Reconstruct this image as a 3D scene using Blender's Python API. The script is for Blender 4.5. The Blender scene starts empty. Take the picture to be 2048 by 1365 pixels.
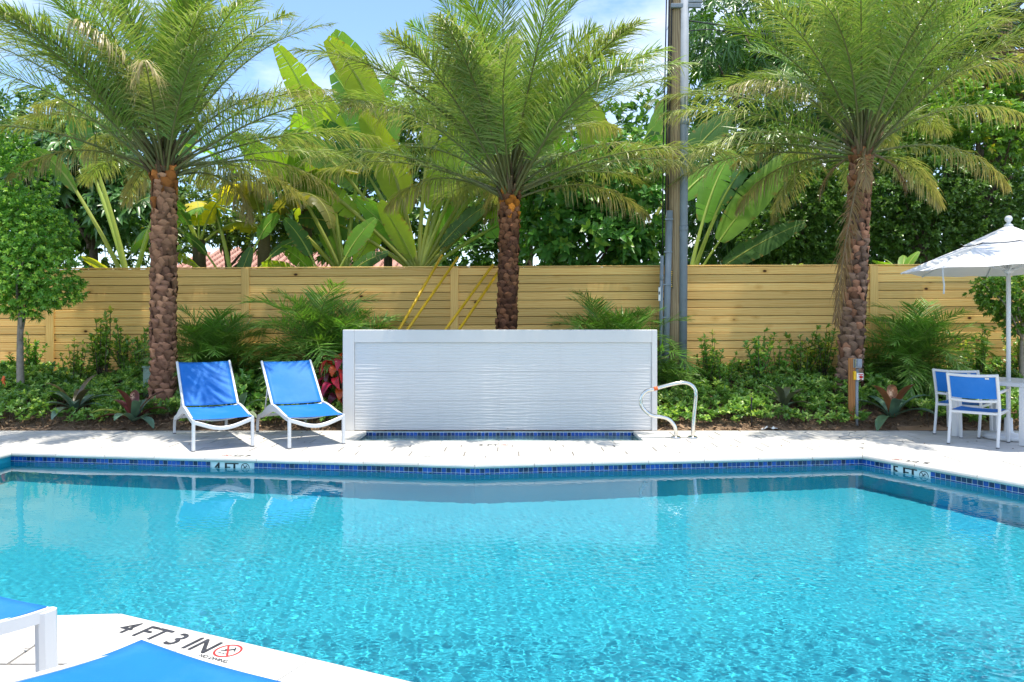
import bpy, math, random
import numpy as np
from mathutils import Vector, Matrix
from mathutils.geometry import tessellate_polygon

random.seed(7)
RNG = np.random.default_rng(7)
sc = bpy.context.scene
col = sc.collection
R = math.radians

# ------------------------------------------------------------------ camera
F_PX, HOR, CAM_H = 1450.0, 650.0, 1.45          # focal length and horizon in 2048-px photo units
cam_d = bpy.data.cameras.new('camera')
cam = bpy.data.objects.new('camera', cam_d)
col.objects.link(cam)
cam.location = (0, 0, CAM_H)
cam.rotation_euler = (R(90), 0, 0)
cam_d.lens = 36 * F_PX / 2048
cam_d.shift_y = -(682.5 - HOR) / 2048
cam_d.clip_end = 2000
sc.camera = cam

# ------------------------------------------------------------------ sky, sun, exposure
SUN_DIR = Vector((0.10, -0.07, 1.0)).normalized()     # towards the sun: almost overhead, a little to the right
SUN_EL = math.asin(SUN_DIR.z)
world = bpy.data.worlds.new('World')
sc.world = world
world.use_nodes = True
wn, wl = world.node_tree.nodes, world.node_tree.links
bg = wn['Background']
sky = wn.new('ShaderNodeTexSky')
sky.sky_type = 'NISHITA'
sky.sun_disc = False
sky.sun_elevation = SUN_EL
sky.sun_rotation = math.atan2(SUN_DIR.x, SUN_DIR.y)
sky.air_density = 1.0
sky.dust_density = 0.3
sky.ozone_density = 4.5
wtc = wn.new('ShaderNodeTexCoord')
wmap = wn.new('ShaderNodeMapping')
wmap.inputs['Scale'].default_value = (1.0, 1.0, 2.6)
wmap.inputs['Location'].default_value = (0.35, 0.1, 0.9)
wl.new(wtc.outputs['Generated'], wmap.inputs['Vector'])
cn = wn.new('ShaderNodeTexNoise')
cn.inputs['Scale'].default_value = 2.3
cn.inputs['Detail'].default_value = 7
cn.inputs['Roughness'].default_value = 0.58
wl.new(wmap.outputs[0], cn.inputs['Vector'])
cr = wn.new('ShaderNodeValToRGB')
cr.color_ramp.elements[0].position = 0.43
cr.color_ramp.elements[0].color = (0, 0, 0, 1)
cr.color_ramp.elements[1].position = 0.71
cr.color_ramp.elements[1].color = (0.85, 0.85, 0.85, 1)
wl.new(cn.outputs['Fac'], cr.inputs['Fac'])
wmx = wn.new('ShaderNodeMixRGB')
wmx.inputs['Color2'].default_value = (6.2, 6.1, 5.95, 1)
wl.new(cr.outputs[0], wmx.inputs['Fac'])
wl.new(sky.outputs[0], wmx.inputs['Color1'])
wl.new(wmx.outputs[0], bg.inputs['Color'])
bg.inputs['Strength'].default_value = 0.15

sun_d = bpy.data.lights.new('sun', 'SUN')
sun_d.energy = 3.4
sun_d.angle = R(0.53)
sun_d.color = (1.0, 0.93, 0.81)
sun_d.cycles.is_caustics_light = True
sun = bpy.data.objects.new('sun', sun_d)
col.objects.link(sun)
sun.rotation_euler = SUN_DIR.to_track_quat('Z', 'Y').to_euler()
sun.location = (0, 0, 30)

vs = sc.view_settings
vs.view_transform = 'Standard'
vs.look = 'None'
vs.exposure = 1.05
vs.gamma = 1
vs.use_curve_mapping = False
sc.cycles.use_denoising = True
sc.cycles.max_bounces = 10
sc.cycles.transparent_max_bounces = 12
sc.cycles.caustics_refractive = True
sc.cycles.caustics_reflective = False

# ------------------------------------------------------------------ helpers
def gp(px, py, z=0.0):
    """photo pixel -> point on the horizontal plane z (world)"""
    d = py - HOR
    y = F_PX * (CAM_H - z) / d
    return Vector(((px - 1024) / F_PX * y, y, z))

def at(px, py, y):
    """photo pixel -> point at depth y (world)"""
    return Vector(((px - 1024) / F_PX * y, y, CAM_H - (py - HOR) / F_PX * y))

def props(o, label=None, cat=None, group=None, kind=None):
    if label: o['label'] = label
    if cat: o['category'] = cat
    if group: o['group'] = group
    if kind: o['kind'] = kind
    return o

def thing(name, label, cat, loc=(0, 0, 0), rz=0.0, group=None):
    o = bpy.data.objects.new(name, None)
    col.objects.link(o)
    o.empty_display_size = 0.1
    o.location = loc
    o.rotation_euler = (0, 0, rz)
    return props(o, label, cat, group)

def link(name, me, parent=None, loc=None, rot=None, scale=None):
    o = bpy.data.objects.new(name, me)
    col.objects.link(o)
    if parent is not None: o.parent = parent
    if loc is not None: o.location = loc
    if rot is not None: o.rotation_euler = rot
    if scale is not None: o.scale = scale
    return o

def np_mesh(name, V, F, mats, colr=None, smooth=False):
    me = bpy.data.meshes.new(name)
    V = np.asarray(V, dtype=np.float32).reshape(-1, 3)
    F = np.asarray(F, dtype=np.int32)
    n, k = F.shape
    me.vertices.add(len(V)); me.vertices.foreach_set('co', V.ravel())
    me.loops.add(n * k); me.loops.foreach_set('vertex_index', F.ravel())
    me.polygons.add(n)
    me.polygons.foreach_set('loop_start', np.arange(n, dtype=np.int32) * k)
    me.update(calc_edges=True)
    for m in (mats if isinstance(mats, (list, tuple)) else [mats]): me.materials.append(m)
    if smooth: me.polygons.foreach_set('use_smooth', np.ones(n, dtype=bool))
    if colr is not None:
        a = me.color_attributes.new('tint', 'FLOAT_COLOR', 'POINT')
        c = np.ones((len(V), 4), dtype=np.float32); c[:, :3] = np.asarray(colr).reshape(-1, 3)
        a.data.foreach_set('color', c.ravel())
    return me

class MB:
    """collects shapes for ONE mesh"""
    def __init__(s): s.v = []; s.f = []; s.m = []; s.c = []; s.sm = []
    def add(s, vs_, fs, mat=0, c=None, smooth=False):
        b = len(s.v)
        s.v += [tuple(p) for p in vs_]
        s.f += [tuple(i + b for i in f) for f in fs]
        s.m += [mat] * len(fs)
        s.sm += [smooth] * len(fs)
        s.c += [tuple(c) if c is not None else (1, 1, 1)] * len(vs_)
    def box(s, c, d, mat=0, M=None, bev=0.0):
        x, y, z = d[0] / 2, d[1] / 2, d[2] / 2
        if bev > 0:
            b = min(bev, x * .9, y * .9, z * .9)
            vs_ = []
            for zz, ins in ((-z, b), (-z + b, 0), (z - b, 0), (z, b)):
                X, Y = x - ins, y - ins
                k = b if ins == 0 else b * .4
                vs_ += [(-X + k, -Y, zz), (X - k, -Y, zz), (X, -Y + k, zz), (X, Y - k, zz), (X - k, Y, zz), (-X + k, Y, zz), (-X, Y - k, zz), (-X, -Y + k, zz)]
            fs = [tuple(range(7, -1, -1)), tuple(range(24, 32))]
            for l in range(3):
                for i in range(8):
                    j = (i + 1) % 8
                    fs.append((l * 8 + i, l * 8 + j, l * 8 + 8 + j, l * 8 + 8 + i))
        else:
            vs_ = [(-x, -y, -z), (x, -y, -z), (x, y, -z), (-x, y, -z), (-x, -y, z), (x, -y, z), (x, y, z), (-x, y, z)]
            fs = [(3, 2, 1, 0), (4, 5, 6, 7), (0, 1, 5, 4), (1, 2, 6, 5), (2, 3, 7, 6), (3, 0, 4, 7)]
        cc = Vector(c)
        out = []
        for p in vs_:
            p = Vector(p)
            if M is not None: p = M @ p
            out.append(p + cc)
        s.add(out, fs, mat)
    def sweep(s, pts, prof, up=(0, 0, 1), scales=None, mat=0, cap=True, smooth=False, c=None):
        pts = [Vector(p) for p in pts]
        n, k = len(pts), len(prof)
        up = Vector(up)
        vs_ = []
        for i, p in enumerate(pts):
            t = (pts[min(i + 1, n - 1)] - pts[max(i - 1, 0)]).normalized()
            sd = t.cross(up)
            if sd.length < 1e-4: sd = t.cross(Vector((0.3, 1, 0.1)))
            sd.normalize()
            u2 = sd.cross(t)
            q = 1.0 if scales is None else scales[i]
            for a, b in prof: vs_.append(p + sd * a * q + u2 * b * q)
        fs = []
        for i in range(n - 1):
            for j in range(k):
                j2 = (j + 1) % k
                fs.append((i * k + j, i * k + j2, (i + 1) * k + j2, (i + 1) * k + j))
        s.add(vs_, fs, mat, c, smooth)
        if cap:
            b = len(s.v) - len(vs_)
            s.f += [tuple(b + j for j in range(k - 1, -1, -1)), tuple(b + (n - 1) * k + j for j in range(k))]
            s.m += [mat] * 2; s.sm += [False] * 2
    def tube(s, pts, r, n=10, up=(0, 0, 1), scales=None, mat=0, c=None, ry=None):
        prof = [(r * math.cos(2 * math.pi * i / n), (ry or r) * math.sin(2 * math.pi * i / n)) for i in range(n)]
        s.sweep(pts, prof, up, scales, mat, True, True, c)
    def lathe(s, prof, n=24, mat=0, c=(0, 0, 0), smooth=True):
        vs_ = []
        for r, z in prof:
            for i in range(n):
                a = 2 * math.pi * i / n
                vs_.append((c[0] + r * math.cos(a), c[1] + r * math.sin(a), c[2] + z))
        fs = []
        for l in range(len(prof) - 1):
            for i in range(n):
                j = (i + 1) % n
                fs.append((l * n + i, l * n + j, l * n + n + j, l * n + n + i))
        s.add(vs_, fs, mat, None, smooth)
    def mesh(s, name, mats, tint=False):
        me = bpy.data.meshes.new(name)
        me.from_pydata(s.v, [], s.f)
        for m in (mats if isinstance(mats, (list, tuple)) else [mats]): me.materials.append(m)
        me.polygons.foreach_set('material_index', s.m)
        me.polygons.foreach_set('use_smooth', s.sm)
        if tint:
            a = me.color_attributes.new('tint', 'FLOAT_COLOR', 'POINT')
            cc = np.ones((len(s.v), 4), dtype=np.float32); cc[:, :3] = np.array(s.c)
            a.data.foreach_set('color', cc.ravel())
        me.update()
        return me
    def build(s, name, mats, parent=None, loc=None, rot=None, tint=False):
        return link(name, s.mesh(name, mats, tint), parent, loc, rot)

def rect(w, h, b=0.0):
    if b <= 0: return [(-w / 2, -h / 2), (w / 2, -h / 2), (w / 2, h / 2), (-w / 2, h / 2)]
    x, y = w / 2, h / 2
    return [(-x + b, -y), (x - b, -y), (x, -y + b), (x, y - b), (x - b, y), (-x + b, y), (-x, y - b), (-x, -y + b)]

def spline(pts, n=8):
    """Catmull-Rom through pts"""
    P = [Vector(p) for p in pts]
    P = [P[0] * 2 - P[1]] + P + [P[-1] * 2 - P[-2]]
    out = []
    for i in range(1, len(P) - 2):
        a, b, c, d = P[i - 1:i + 3]
        for k in range(n):
            t = k / n
            out.append(0.5 * ((2 * b) + (c - a) * t + (2 * a - 5 * b + 4 * c - d) * t * t + (3 * b - a - 3 * c + d) * t ** 3))
    out.append(P[-2])
    return out

# ------------------------------------------------------------------ materials
class NT:
    def __init__(s, name):
        s.mat = bpy.data.materials.new(name); s.mat.use_nodes = True
        s.t = s.mat.node_tree; s.p = s.t.nodes['Principled BSDF']; s.out = s.t.nodes['Material Output']
    def n(s, kind, **kw):
        nd = s.t.nodes.new('ShaderNode' + kind)
        for k, v in kw.items():
            if k in nd.inputs: nd.inputs[k].default_value = v
            else: setattr(nd, k, v)
        return nd
    def l(s, a, b): s.t.links.new(a, b)
    def coords(s, which='Object', scale=(1, 1, 1), rand=0.0):
        tc = s.n('TexCoord'); mp = s.n('Mapping'); mp.inputs['Scale'].default_value = scale
        s.l(tc.outputs[which], mp.inputs['Vector'])
        if rand:
            oi = s.n('ObjectInfo'); mu = s.n('Math', operation='MULTIPLY'); mu.inputs[1].default_value = rand
            s.l(oi.outputs['Random'], mu.inputs[0])
            cb = s.n('CombineXYZ'); s.l(mu.outputs[0], cb.inputs[0]); s.l(mu.outputs[0], cb.inputs[1]); s.l(mu.outputs[0], cb.inputs[2])
            s.l(cb.outputs[0], mp.inputs['Location'])
        return mp.outputs[0]
    def noise(s, vec, scale, detail=4, rough=0.55):
        nd = s.n('TexNoise'); nd.inputs['Scale'].default_value = scale; nd.inputs['Detail'].default_value = detail; nd.inputs['Roughness'].default_value = rough
        s.l(vec, nd.inputs['Vector']); return nd.outputs['Fac']
    def ramp(s, fac, stops):
        nd = s.n('ValToRGB'); e = nd.color_ramp.elements
        while len(e) < len(stops): e.new(0.5)
        for el, (p, c) in zip(e, stops): el.position = p; el.color = (*c, 1) if len(c) == 3 else c
        s.l(fac, nd.inputs['Fac']); return nd.outputs[0]
    def mix(s, fac, a, b, blend='MIX'):
        nd = s.n('MixRGB'); nd.blend_type = blend
        for sock, v in zip(('Fac', 'Color1', 'Color2'), (fac, a, b)):
            if isinstance(v, (int, float)): nd.inputs[sock].default_value = v
            elif isinstance(v, tuple): nd.inputs[sock].default_value = (*v, 1) if len(v) == 3 else v
            else: s.l(v, nd.inputs[sock])
        return nd.outputs[0]
    def bump(s, h, strength, dist=0.01):
        nd = s.n('Bump'); nd.inputs['Strength'].default_value = strength; nd.inputs['Distance'].default_value = dist
        s.l(h, nd.inputs['Height']); s.l(nd.outputs[0], s.p.inputs['Normal']); return nd.outputs[0]
    def set(s, **kw):
        for k, v in kw.items():
            k = k.replace('_', ' ')
            s.p.inputs[k].default_value = (*v, 1) if isinstance(v, tuple) and len(v) == 3 else v
        return s

def plain(name, c, rough=0.5, metal=0.0, var=0.06, scale=6.0, bump=0.0, bscale=60.0, which='Object', rnd=0.0, spec=0.5):
    t = NT(name)
    v = t.coords(which)
    nz = t.noise(v, scale, 5)
    d = tuple(max(0, x * (1 - var * 2)) for x in c)
    u = tuple(min(1, x * (1 + var)) for x in c)
    cc = t.ramp(nz, [(0.3, d), (0.7, u)])
    if rnd:
        oi = t.n('ObjectInfo'); hs = t.n('HueSaturation')
        mr = t.n('MapRange'); mr.inputs['To Min'].default_value = 1 - rnd; mr.inputs['To Max'].default_value = 1 + rnd
        t.l(oi.outputs['Random'], mr.inputs['Value']); t.l(mr.outputs[0], hs.inputs['Value']); t.l(cc, hs.inputs['Color'])
        cc = hs.outputs[0]
    t.l(cc, t.p.inputs['Base Color'])
    t.set(Roughness=rough, Metallic=metal)
    t.p.inputs['Specular IOR Level'].default_value = spec
    if bump: t.bump(t.noise(v, bscale, 4), bump, 0.004)
    return t.mat

def leafmat(name, gloss=0.4, trans=0.3, tcol=(1.5, 1.55, 0.7), hue=0.012, val=0.16, spec=0.5):
    t = NT(name)
    at_ = t.n('Attribute'); at_.attribute_name = 'tint'
    oi = t.n('ObjectInfo'); hs = t.n('HueSaturation')
    for sock, lo, hi in (('Hue', 0.5 - hue, 0.5 + hue), ('Value', 1 - val, 1 + val)):
        mr = t.n('MapRange'); mr.inputs['To Min'].default_value = lo; mr.inputs['To Max'].default_value = hi
        t.l(oi.outputs['Random'], mr.inputs['Value']); t.l(mr.outputs[0], hs.inputs[sock])
    t.l(at_.outputs['Color'], hs.inputs['Color'])
    t.l(hs.outputs[0], t.p.inputs['Base Color'])
    t.set(Roughness=gloss)
    t.p.inputs['Specular IOR Level'].default_value = spec
    tr = t.n('BsdfTranslucent')
    t.l(t.mix(1.0, hs.outputs[0], tcol, 'MULTIPLY'), tr.inputs['Color'])
    mx = t.n('MixShader'); mx.inputs[0].default_value = trans
    t.l(t.p.outputs[0], mx.inputs[1]); t.l(tr.outputs[0], mx.inputs[2]); t.l(mx.outputs[0], t.out.inputs['Surface'])
    return t.mat

M = {}
# paving: pale shell-stone
def stone(name, c, bump=0.35):
    t = NT(name)
    v = t.coords('Object', rand=37.0)
    n1 = t.noise(v, 5, 6, .6); n2 = t.noise(v, 55, 5, .65)
    base = t.mix(n1, tuple(x * .74 for x in c), tuple(x * 1.06 for x in c))
    base = t.mix(t.ramp(n2, [(.30, (1, 1, 1)), (.42, (0, 0, 0))]), base, tuple(x * .74 for x in c))
    oi = t.n('ObjectInfo'); hs = t.n('HueSaturation'); mr = t.n('MapRange'); mr.inputs['To Min'].default_value = .84; mr.inputs['To Max'].default_value = 1.05
    t.l(oi.outputs['Random'], mr.inputs['Value']); t.l(mr.outputs[0], hs.inputs['Value']); t.l(base, hs.inputs['Color'])
    t.l(hs.outputs[0], t.p.inputs['Base Color']); t.set(Roughness=.75); t.p.inputs['Specular IOR Level'].default_value = .25
    t.bump(n2, bump, .003)
    return t.mat
M['paver'] = stone('paver_stone', (.64, .62, .58))
M['coping'] = stone('coping_stone', (.66, .645, .60), .25)
M['joint'] = plain('joint_sand', (.20, .185, .165), .95, bump=.3)
M['stucco'] = plain('white_stucco', (.67, .655, .63), .6, var=.02, scale=3, bump=.12, bscale=140)
M['wavetile'] = plain('white_wave_tile', (.675, .665, .645), .55, var=.015, scale=2)
M['plaster'] = None
t = NT('pool_plaster')
v = t.coords('Object')
n1 = t.noise(v, 1.2, 3); n2 = t.noise(v, 90, 4, .7)
t.l(t.mix(n2, t.mix(n1, (.012, .335, .47), (.018, .38, .52)), (.026, .44, .58)), t.p.inputs['Base Color']); t.set(Roughness=.8)
M['plaster'] = t.mat
M['spa_plaster'] = plain('spa_plaster', (.42, .60, .60), .8, var=.05)
t = NT('blue_glazed_tile')
oi = t.n('ObjectInfo')
v = t.coords('Object', rand=21.0)
cc = t.ramp(oi.outputs['Random'], [(0, (.004, .022, .075)), (.33, (.008, .045, .17)), (.45, (.012, .085, .40)), (.75, (.016, .11, .50)), (1, (.006, .05, .22))])
t.l(t.mix(t.noise(v, 40, 3), cc, t.mix(1, cc, (.55, .6, .7), 'MULTIPLY')), t.p.inputs['Base Color']); t.set(Roughness=.12)
M['tile'] = t.mat
t = NT('blue_tile_rows')
vo = t.n('TexVoronoi'); vo.inputs['Scale'].default_value = 19; t.l(t.coords('Object'), vo.inputs['Vector'])
sp = t.n('SeparateColor'); t.l(vo.outputs['Color'], sp.inputs[0])
t.l(t.ramp(sp.outputs[0], [(0, (.005, .03, .10)), (.5, (.012, .08, .34)), (1, (.016, .11, .46))]), t.p.inputs['Base Color']); t.set(Roughness=.12)
M['tile_rows'] = t.mat
M['grout'] = plain('pale_grout', (.74, .78, .80), .9)
M['whitetile'] = plain('white_ceramic', (.78, .80, .80), .2, var=.01)
M['black'] = plain('black_lettering', (.012, .012, .015), .5, var=.3, scale=60)
M['deckblack'] = plain('worn_dark_lettering', (.035, .038, .05), .7, var=.35, scale=40)
M['red'] = plain('red_print', (.55, .03, .03), .6, var=.1)
M['white'] = plain('white_powder_coat', (.66, .67, .68), .32, var=.012, scale=4, bump=.02, bscale=300)
M['steel'] = plain('polished_steel', (.72, .70, .66), .13, 1.0, var=.04, scale=10)
M['rubber'] = plain('grey_rubber_foot', (.16, .16, .17), .7)
M['galv'] = plain('grey_conduit', (.25, .29, .34), .7, 0.0, var=.07, scale=5)
M['yellow'] = plain('yellow_paint', (.85, .50, .015), .35, var=.06, scale=12)
M['orange'] = plain('orange_tape', (.75, .13, .02), .5)
M['blackcable'] = plain('black_cable', (.012, .012, .013), .5)
M['boxgrey'] = plain('grey_box', (.30, .33, .35), .45)
M['boxgreen'] = plain('pale_green_box', (.30, .42, .36), .5)
M['cardboard'] = plain('brown_cardboard', (.32, .19, .10), .85, var=.12)
M['canvas'] = plain('white_canvas', (.68, .68, .70), .85, var=.02, scale=2.5, bump=.1, bscale=500)
M['rooftile'] = plain('terracotta_tile', (.46, .24, .18), .85, var=.16, scale=3)
M['housewall'] = plain('cream_wall', (.62, .58, .50), .85)
M['bark'] = plain('brown_bark', (.115, .085, .06), .9, var=.3, scale=14, bump=.7, bscale=26)
M['barkgrey'] = plain('grey_bark', (.26, .23, .19), .9, var=.2, scale=10, bump=.5, bscale=40)
# sling fabric (fine weave)
def sling(name, c):
    t = NT(name)
    v = t.coords('Object')
    w1 = t.n('TexWave'); w1.inputs['Scale'].default_value = 75; t.l(v, w1.inputs['Vector'])
    w2 = t.n('TexWave', bands_direction='Y'); w2.inputs['Scale'].default_value = 75; t.l(v, w2.inputs['Vector'])
    ad = t.n('Math', operation='MULTIPLY'); t.l(w1.outputs['Fac'], ad.inputs[0]); t.l(w2.outputs['Fac'], ad.inputs[1])
    n1 = t.noise(v, 7, 4)
    n3 = t.noise(v, 2.6, 6, .65)
    base = t.mix(n1, tuple(x * .86 for x in c), tuple(min(1, x * 1.08) for x in c))
    base = t.mix(t.ramp(n3, [(.42, (0, 0, 0)), (.72, (.34, .34, .34))]), base, (.12, .34, .78))
    t.l(t.mix(ad.outputs[0], base, tuple(min(1, x * 1.15 + .01) for x in c)), t.p.inputs['Base Color'])
    t.set(Roughness=.6); t.p.inputs['Specular IOR Level'].default_value = .3
    t.bump(ad.outputs[0], .25, .001)
    tr = t.n('BsdfTranslucent'); tr.inputs['Color'].default_value = (*c, 1)
    mx = t.n('MixShader'); mx.inputs[0].default_value = .12
    t.l(t.p.outputs[0], mx.inputs[1]); t.l(tr.outputs[0], mx.inputs[2]); t.l(mx.outputs[0], t.out.inputs['Surface'])
    return t.mat
M['sling'] = sling('blue_sling_fabric', (.006, .17, .60))
# fence timber
def timber(name, c1, c2, knots=True, axis=0):
    t = NT(name)
    sc1 = [9, 9, 9]; sc1[axis] = .9
    v = t.coords('Object', tuple(sc1), rand=53.0)
    n1 = t.noise(v, 1.1, 3, .5)
    w = t.n('TexWave', wave_type='BANDS', bands_direction='Z' if axis == 0 else 'X')
    w.inputs['Scale'].default_value = 1.1; w.inputs['Distortion'].default_value = 9.0; w.inputs['Detail'].default_value = 2.5; w.inputs['Detail Scale'].default_value = 1.2
    t.l(v, w.inputs['Vector'])
    base = t.mix(w.outputs['Fac'], c1, c2)
    base = t.mix(n1, base, t.mix(1, base, (.98, .92, .82), 'MULTIPLY'))
    fine = t.noise(v, 14, 3, .6)
    base = t.mix(.12, base, t.mix(fine, (.25, .17, .07), (.8, .65, .38)))
    if knots:
        sk = [1, 1, 1]; sk[axis] = .62
        vk = t.coords('Object', tuple(x * 2.6 for x in sk), rand=53.0)
        vo = t.n('TexVoronoi'); vo.inputs['Scale'].default_value = 1.25; t.l(vk, vo.inputs['Vector'])
        k = t.ramp(vo.outputs['Distance'], [(.045, (1, 1, 1)), (.085, (0, 0, 0))])
        base = t.mix(k, base, (.075, .035, .012))
        k2 = t.ramp(vo.outputs['Distance'], [(.06, (.6, .6, .6)), (.22, (0, 0, 0))])
        base = t.mix(k2, base, t.mix(1, base, (.72, .56, .36), 'MULTIPLY'))
    oi = t.n('ObjectInfo'); hs = t.n('HueSaturation')
    mr = t.n('MapRange'); mr.inputs['To Min'].default_value = .86; mr.inputs['To Max'].default_value = 1.22
    t.l(oi.outputs['Random'], mr.inputs['Value']); t.l(mr.outputs[0], hs.inputs['Value']); t.l(base, hs.inputs['Color'])
    t.l(hs.outputs[0], t.p.inputs['Base Color'])
    t.set(Roughness=.7); t.p.inputs['Specular IOR Level'].default_value = .25
    t.bump(fine, .2, .002)
    return t.mat
M['pine'] = timber('pine_board', (.96, .65, .235), (.87, .50, .14))
M['pine_v'] = timber('pine_post_cover', (.96, .65, .235), (.89, .54, .165), False, 2)
M['pine_gap_shade'] = plain('gap_shade_backing', (.16, .09, .03), .9)  # dark colour stands in for shade in the gaps between fence boards
M['pole'] = timber('weathered_pole', (.46, .35, .22), (.27, .19, .115), False, 2)
M['stake'] = timber('orange_cedar', (.42, .17, .05), (.30, .11, .03), False, 2)
t = NT('mulch_soil')
v = t.coords('Object')
n1 = t.noise(v, 3, 4); n2 = t.noise(v, 45, 5, .75)
t.l(t.mix(n2, t.mix(n1, (.07, .040, .022), (.14, .085, .05)), (.30, .20, .12)), t.p.inputs['Base Color']); t.set(Roughness=.95)
t.bump(n2, .9, .03)
M['mulch'] = t.mat
M['chip'] = leafmat('wood_chip', .9, .0, hue=.0, val=.0, spec=.2)
M['grass'] = plain('rough_grass', (.07, .11, .03), .95, var=.3, scale=3, bump=.5, bscale=30)
M['frond'] = leafmat('palm_frond_leaf', .38, .27, (1.4, 1.55, .65))
M['leaf'] = leafmat('small_glossy_leaf', .32, .28)
M['bigleaf'] = leafmat('broad_glossy_leaf', .33, .18)
M['paddle'] = leafmat('paddle_leaf', .40, .42, (1.75, 1.7, .55), .012, .12)
M['brom'] = leafmat('bromeliad_leaf', .35, .12, (1.2, 1.2, .8))
M['ti'] = leafmat('red_plant_leaf', .3, .3, (1.5, .8, .8), .01, .1)
# palm bark
t = NT('palm_leaf_base_bark')
v = t.coords('Object', (1, 1, 3), rand=9.0)
oi = t.n('ObjectInfo')
n1 = t.noise(v, 22, 5, .7)
at_ = t.n('Attribute'); at_.attribute_name = 'tint'
bb = t.mix(n1, t.mix(1, at_.outputs['Color'], (.42, .38, .36), 'MULTIPLY'), at_.outputs['Color'])
hs = t.n('HueSaturation'); mr = t.n('MapRange'); mr.inputs['To Min'].default_value = .65; mr.inputs['To Max'].default_value = 1.3
t.l(oi.outputs['Random'], mr.inputs['Value']); t.l(mr.outputs[0], hs.inputs['Value']); t.l(bb, hs.inputs['Color'])
t.l(hs.outputs[0], t.p.inputs['Base Color']); t.set(Roughness=.9); t.p.inputs['Specular IOR Level'].default_value = .2
t.bump(n1, .6, .01)
M['palmbark'] = t.mat
# pool water: clear, refracting
t = NT('clear_pool_water')
t.t.nodes.remove(t.p)
g = t.n('BsdfGlass'); g.inputs['IOR'].default_value = 1.33; g.inputs['Roughness'].default_value = 0.0; g.inputs['Color'].default_value = (.96, 1, 1, 1)
t.l(g.outputs[0], t.out.inputs['Surface'])
M['water'] = t.mat

# ================================================================== THE SETTING
def V2(p): return Vector((p[0], p[1]))
K_, B_, C_ = gp(22, 912, -.05).to_2d(), gp(950, 937, -.05).to_2d(), gp(1725, 918, -.05).to_2d()
D_ = gp(2048, 976, -.05).to_2d()
E_, F_ = gp(240, 1226).to_2d(), gp(840, 1366).to_2d()
dCD = (D_ - C_).normalized(); D2 = C_ + dCD * 9.4
dEF = (F_ - E_).normalized(); F2 = E_ + dEF * 6.6
dEG = (gp(120, 1229).to_2d() - E_).normalized(); G2 = E_ + dEG * ((K_.x - E_.x) / dEG.x)
OV = .04                                   # coping overhang past the tiled wall
nEF = Vector((-dEF.y, dEF.x)); nEF = nEF if nEF.y > 0 else -nEF
nEG = Vector((0, 1))
# wall line of the pool (near side set back under the coping)
E_w = E_ - Vector((.0, OV)); F_w = F2 - nEF * OV; G_w = G2 - Vector((0, OV))
POOL = [K_, B_, C_, D2, F_w, E_w, G_w]     # clockwise seen from above
WATER_Z = -.112
POOL_Z = -1.28
BED_Y = 9.93                               # where the paving meets the planting bed
FENCE_Y = 12.4

def bed_z(x, y):
    t_ = np.clip((np.asarray(y, dtype=float) - BED_Y) / 2.35, 0, 1)
    z = -.02 + .64 * (t_ ** .85)
    z = z + .03 * np.sin(np.asarray(x) * 2.1 + np.asarray(y) * 3.3) * np.minimum(1, t_ * 4) + .02 * np.sin(np.asarray(x) * 5.3 - np.asarray(y) * 4.1) * np.minimum(1, t_ * 4)
    return z
def bz(x, y): return float(bed_z(x, y))

# wide ground: beyond the fence (raised) and round the yard
g = MB()
def gq(x0, y0, x1, y1, z): g.add([(x0, y0, z), (x1, y0, z), (x1, y1, z), (x0, y1, z)], [(0, 1, 2, 3)])
gq(-600, 12.9, 600, 900, .55); gq(-600, -300, -14, 12.9, -.03); gq(14, -300, 600, 12.9, -.03); gq(-14, -300, 14, -6, -.03)
g.add([(-600, 12.9, .55), (600, 12.9, .55), (600, 12.9, -.03), (-600, 12.9, -.03)], [(0, 1, 2, 3)])
props(g.build('ground', M['grass']), kind='structure')

# planting bed with mulch
nx, ny = 240, 44
X = np.linspace(-14, 14, nx); Y = np.linspace(BED_Y + .005, 12.9, ny)
xx, yy = np.meshgrid(X, Y)
zz = bed_z(xx, yy) + RNG.normal(0, .006, xx.shape)
idx = np.arange(nx * ny).reshape(ny, nx)
Fq = np.stack([idx[:-1, :-1], idx[:-1, 1:], idx[1:, 1:], idx[1:, :-1]], -1).reshape(-1, 4)
bed = link('planting_bed', np_mesh('planting_bed', np.stack([xx, yy, zz], -1), Fq, M['mulch'], smooth=True))
props(bed, kind='structure')
# loose wood chips on the bed
N = 26000
cx = RNG.uniform(-8.5, 8.5, N); cy = BED_Y + .02 + RNG.uniform(0, 1, N) * 2.4
cz = bed_z(cx, cy) + .006
a = RNG.uniform(0, np.pi, N); L = RNG.uniform(.012, .045, N); W = RNG.uniform(.005, .014, N)
tl = RNG.normal(0, .35, N)
dx, dy, dz = np.cos(a) * L, np.sin(a) * L, np.sin(tl) * L
wx, wy = -np.sin(a) * W, np.cos(a) * W
P = np.stack([cx, cy, cz + .008], -1)
Dv = np.stack([dx, dy, dz], -1); Wv = np.stack([wx, wy, np.sin(RNG.normal(0, .4, N)) * W], -1)
Vc = np.stack([P - Dv - Wv, P + Dv - Wv * .6, P + Dv + Wv, P - Dv + Wv * .7], 1).reshape(-1, 3)
Fc = np.arange(N * 4).reshape(N, 4)
tone = RNG.uniform(0, 1, (N, 1))
cc = (np.array([.09, .05, .03]) * (1 - tone) + np.array([.42, .28, .17]) * tone)
chips = link('mulch_chips', np_mesh('mulch_chips', Vc, Fc, M['chip'], np.repeat(cc, 4, 0)))
props(chips, 'loose brown wood chips covering the planting bed', 'mulch', kind='stuff')

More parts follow.
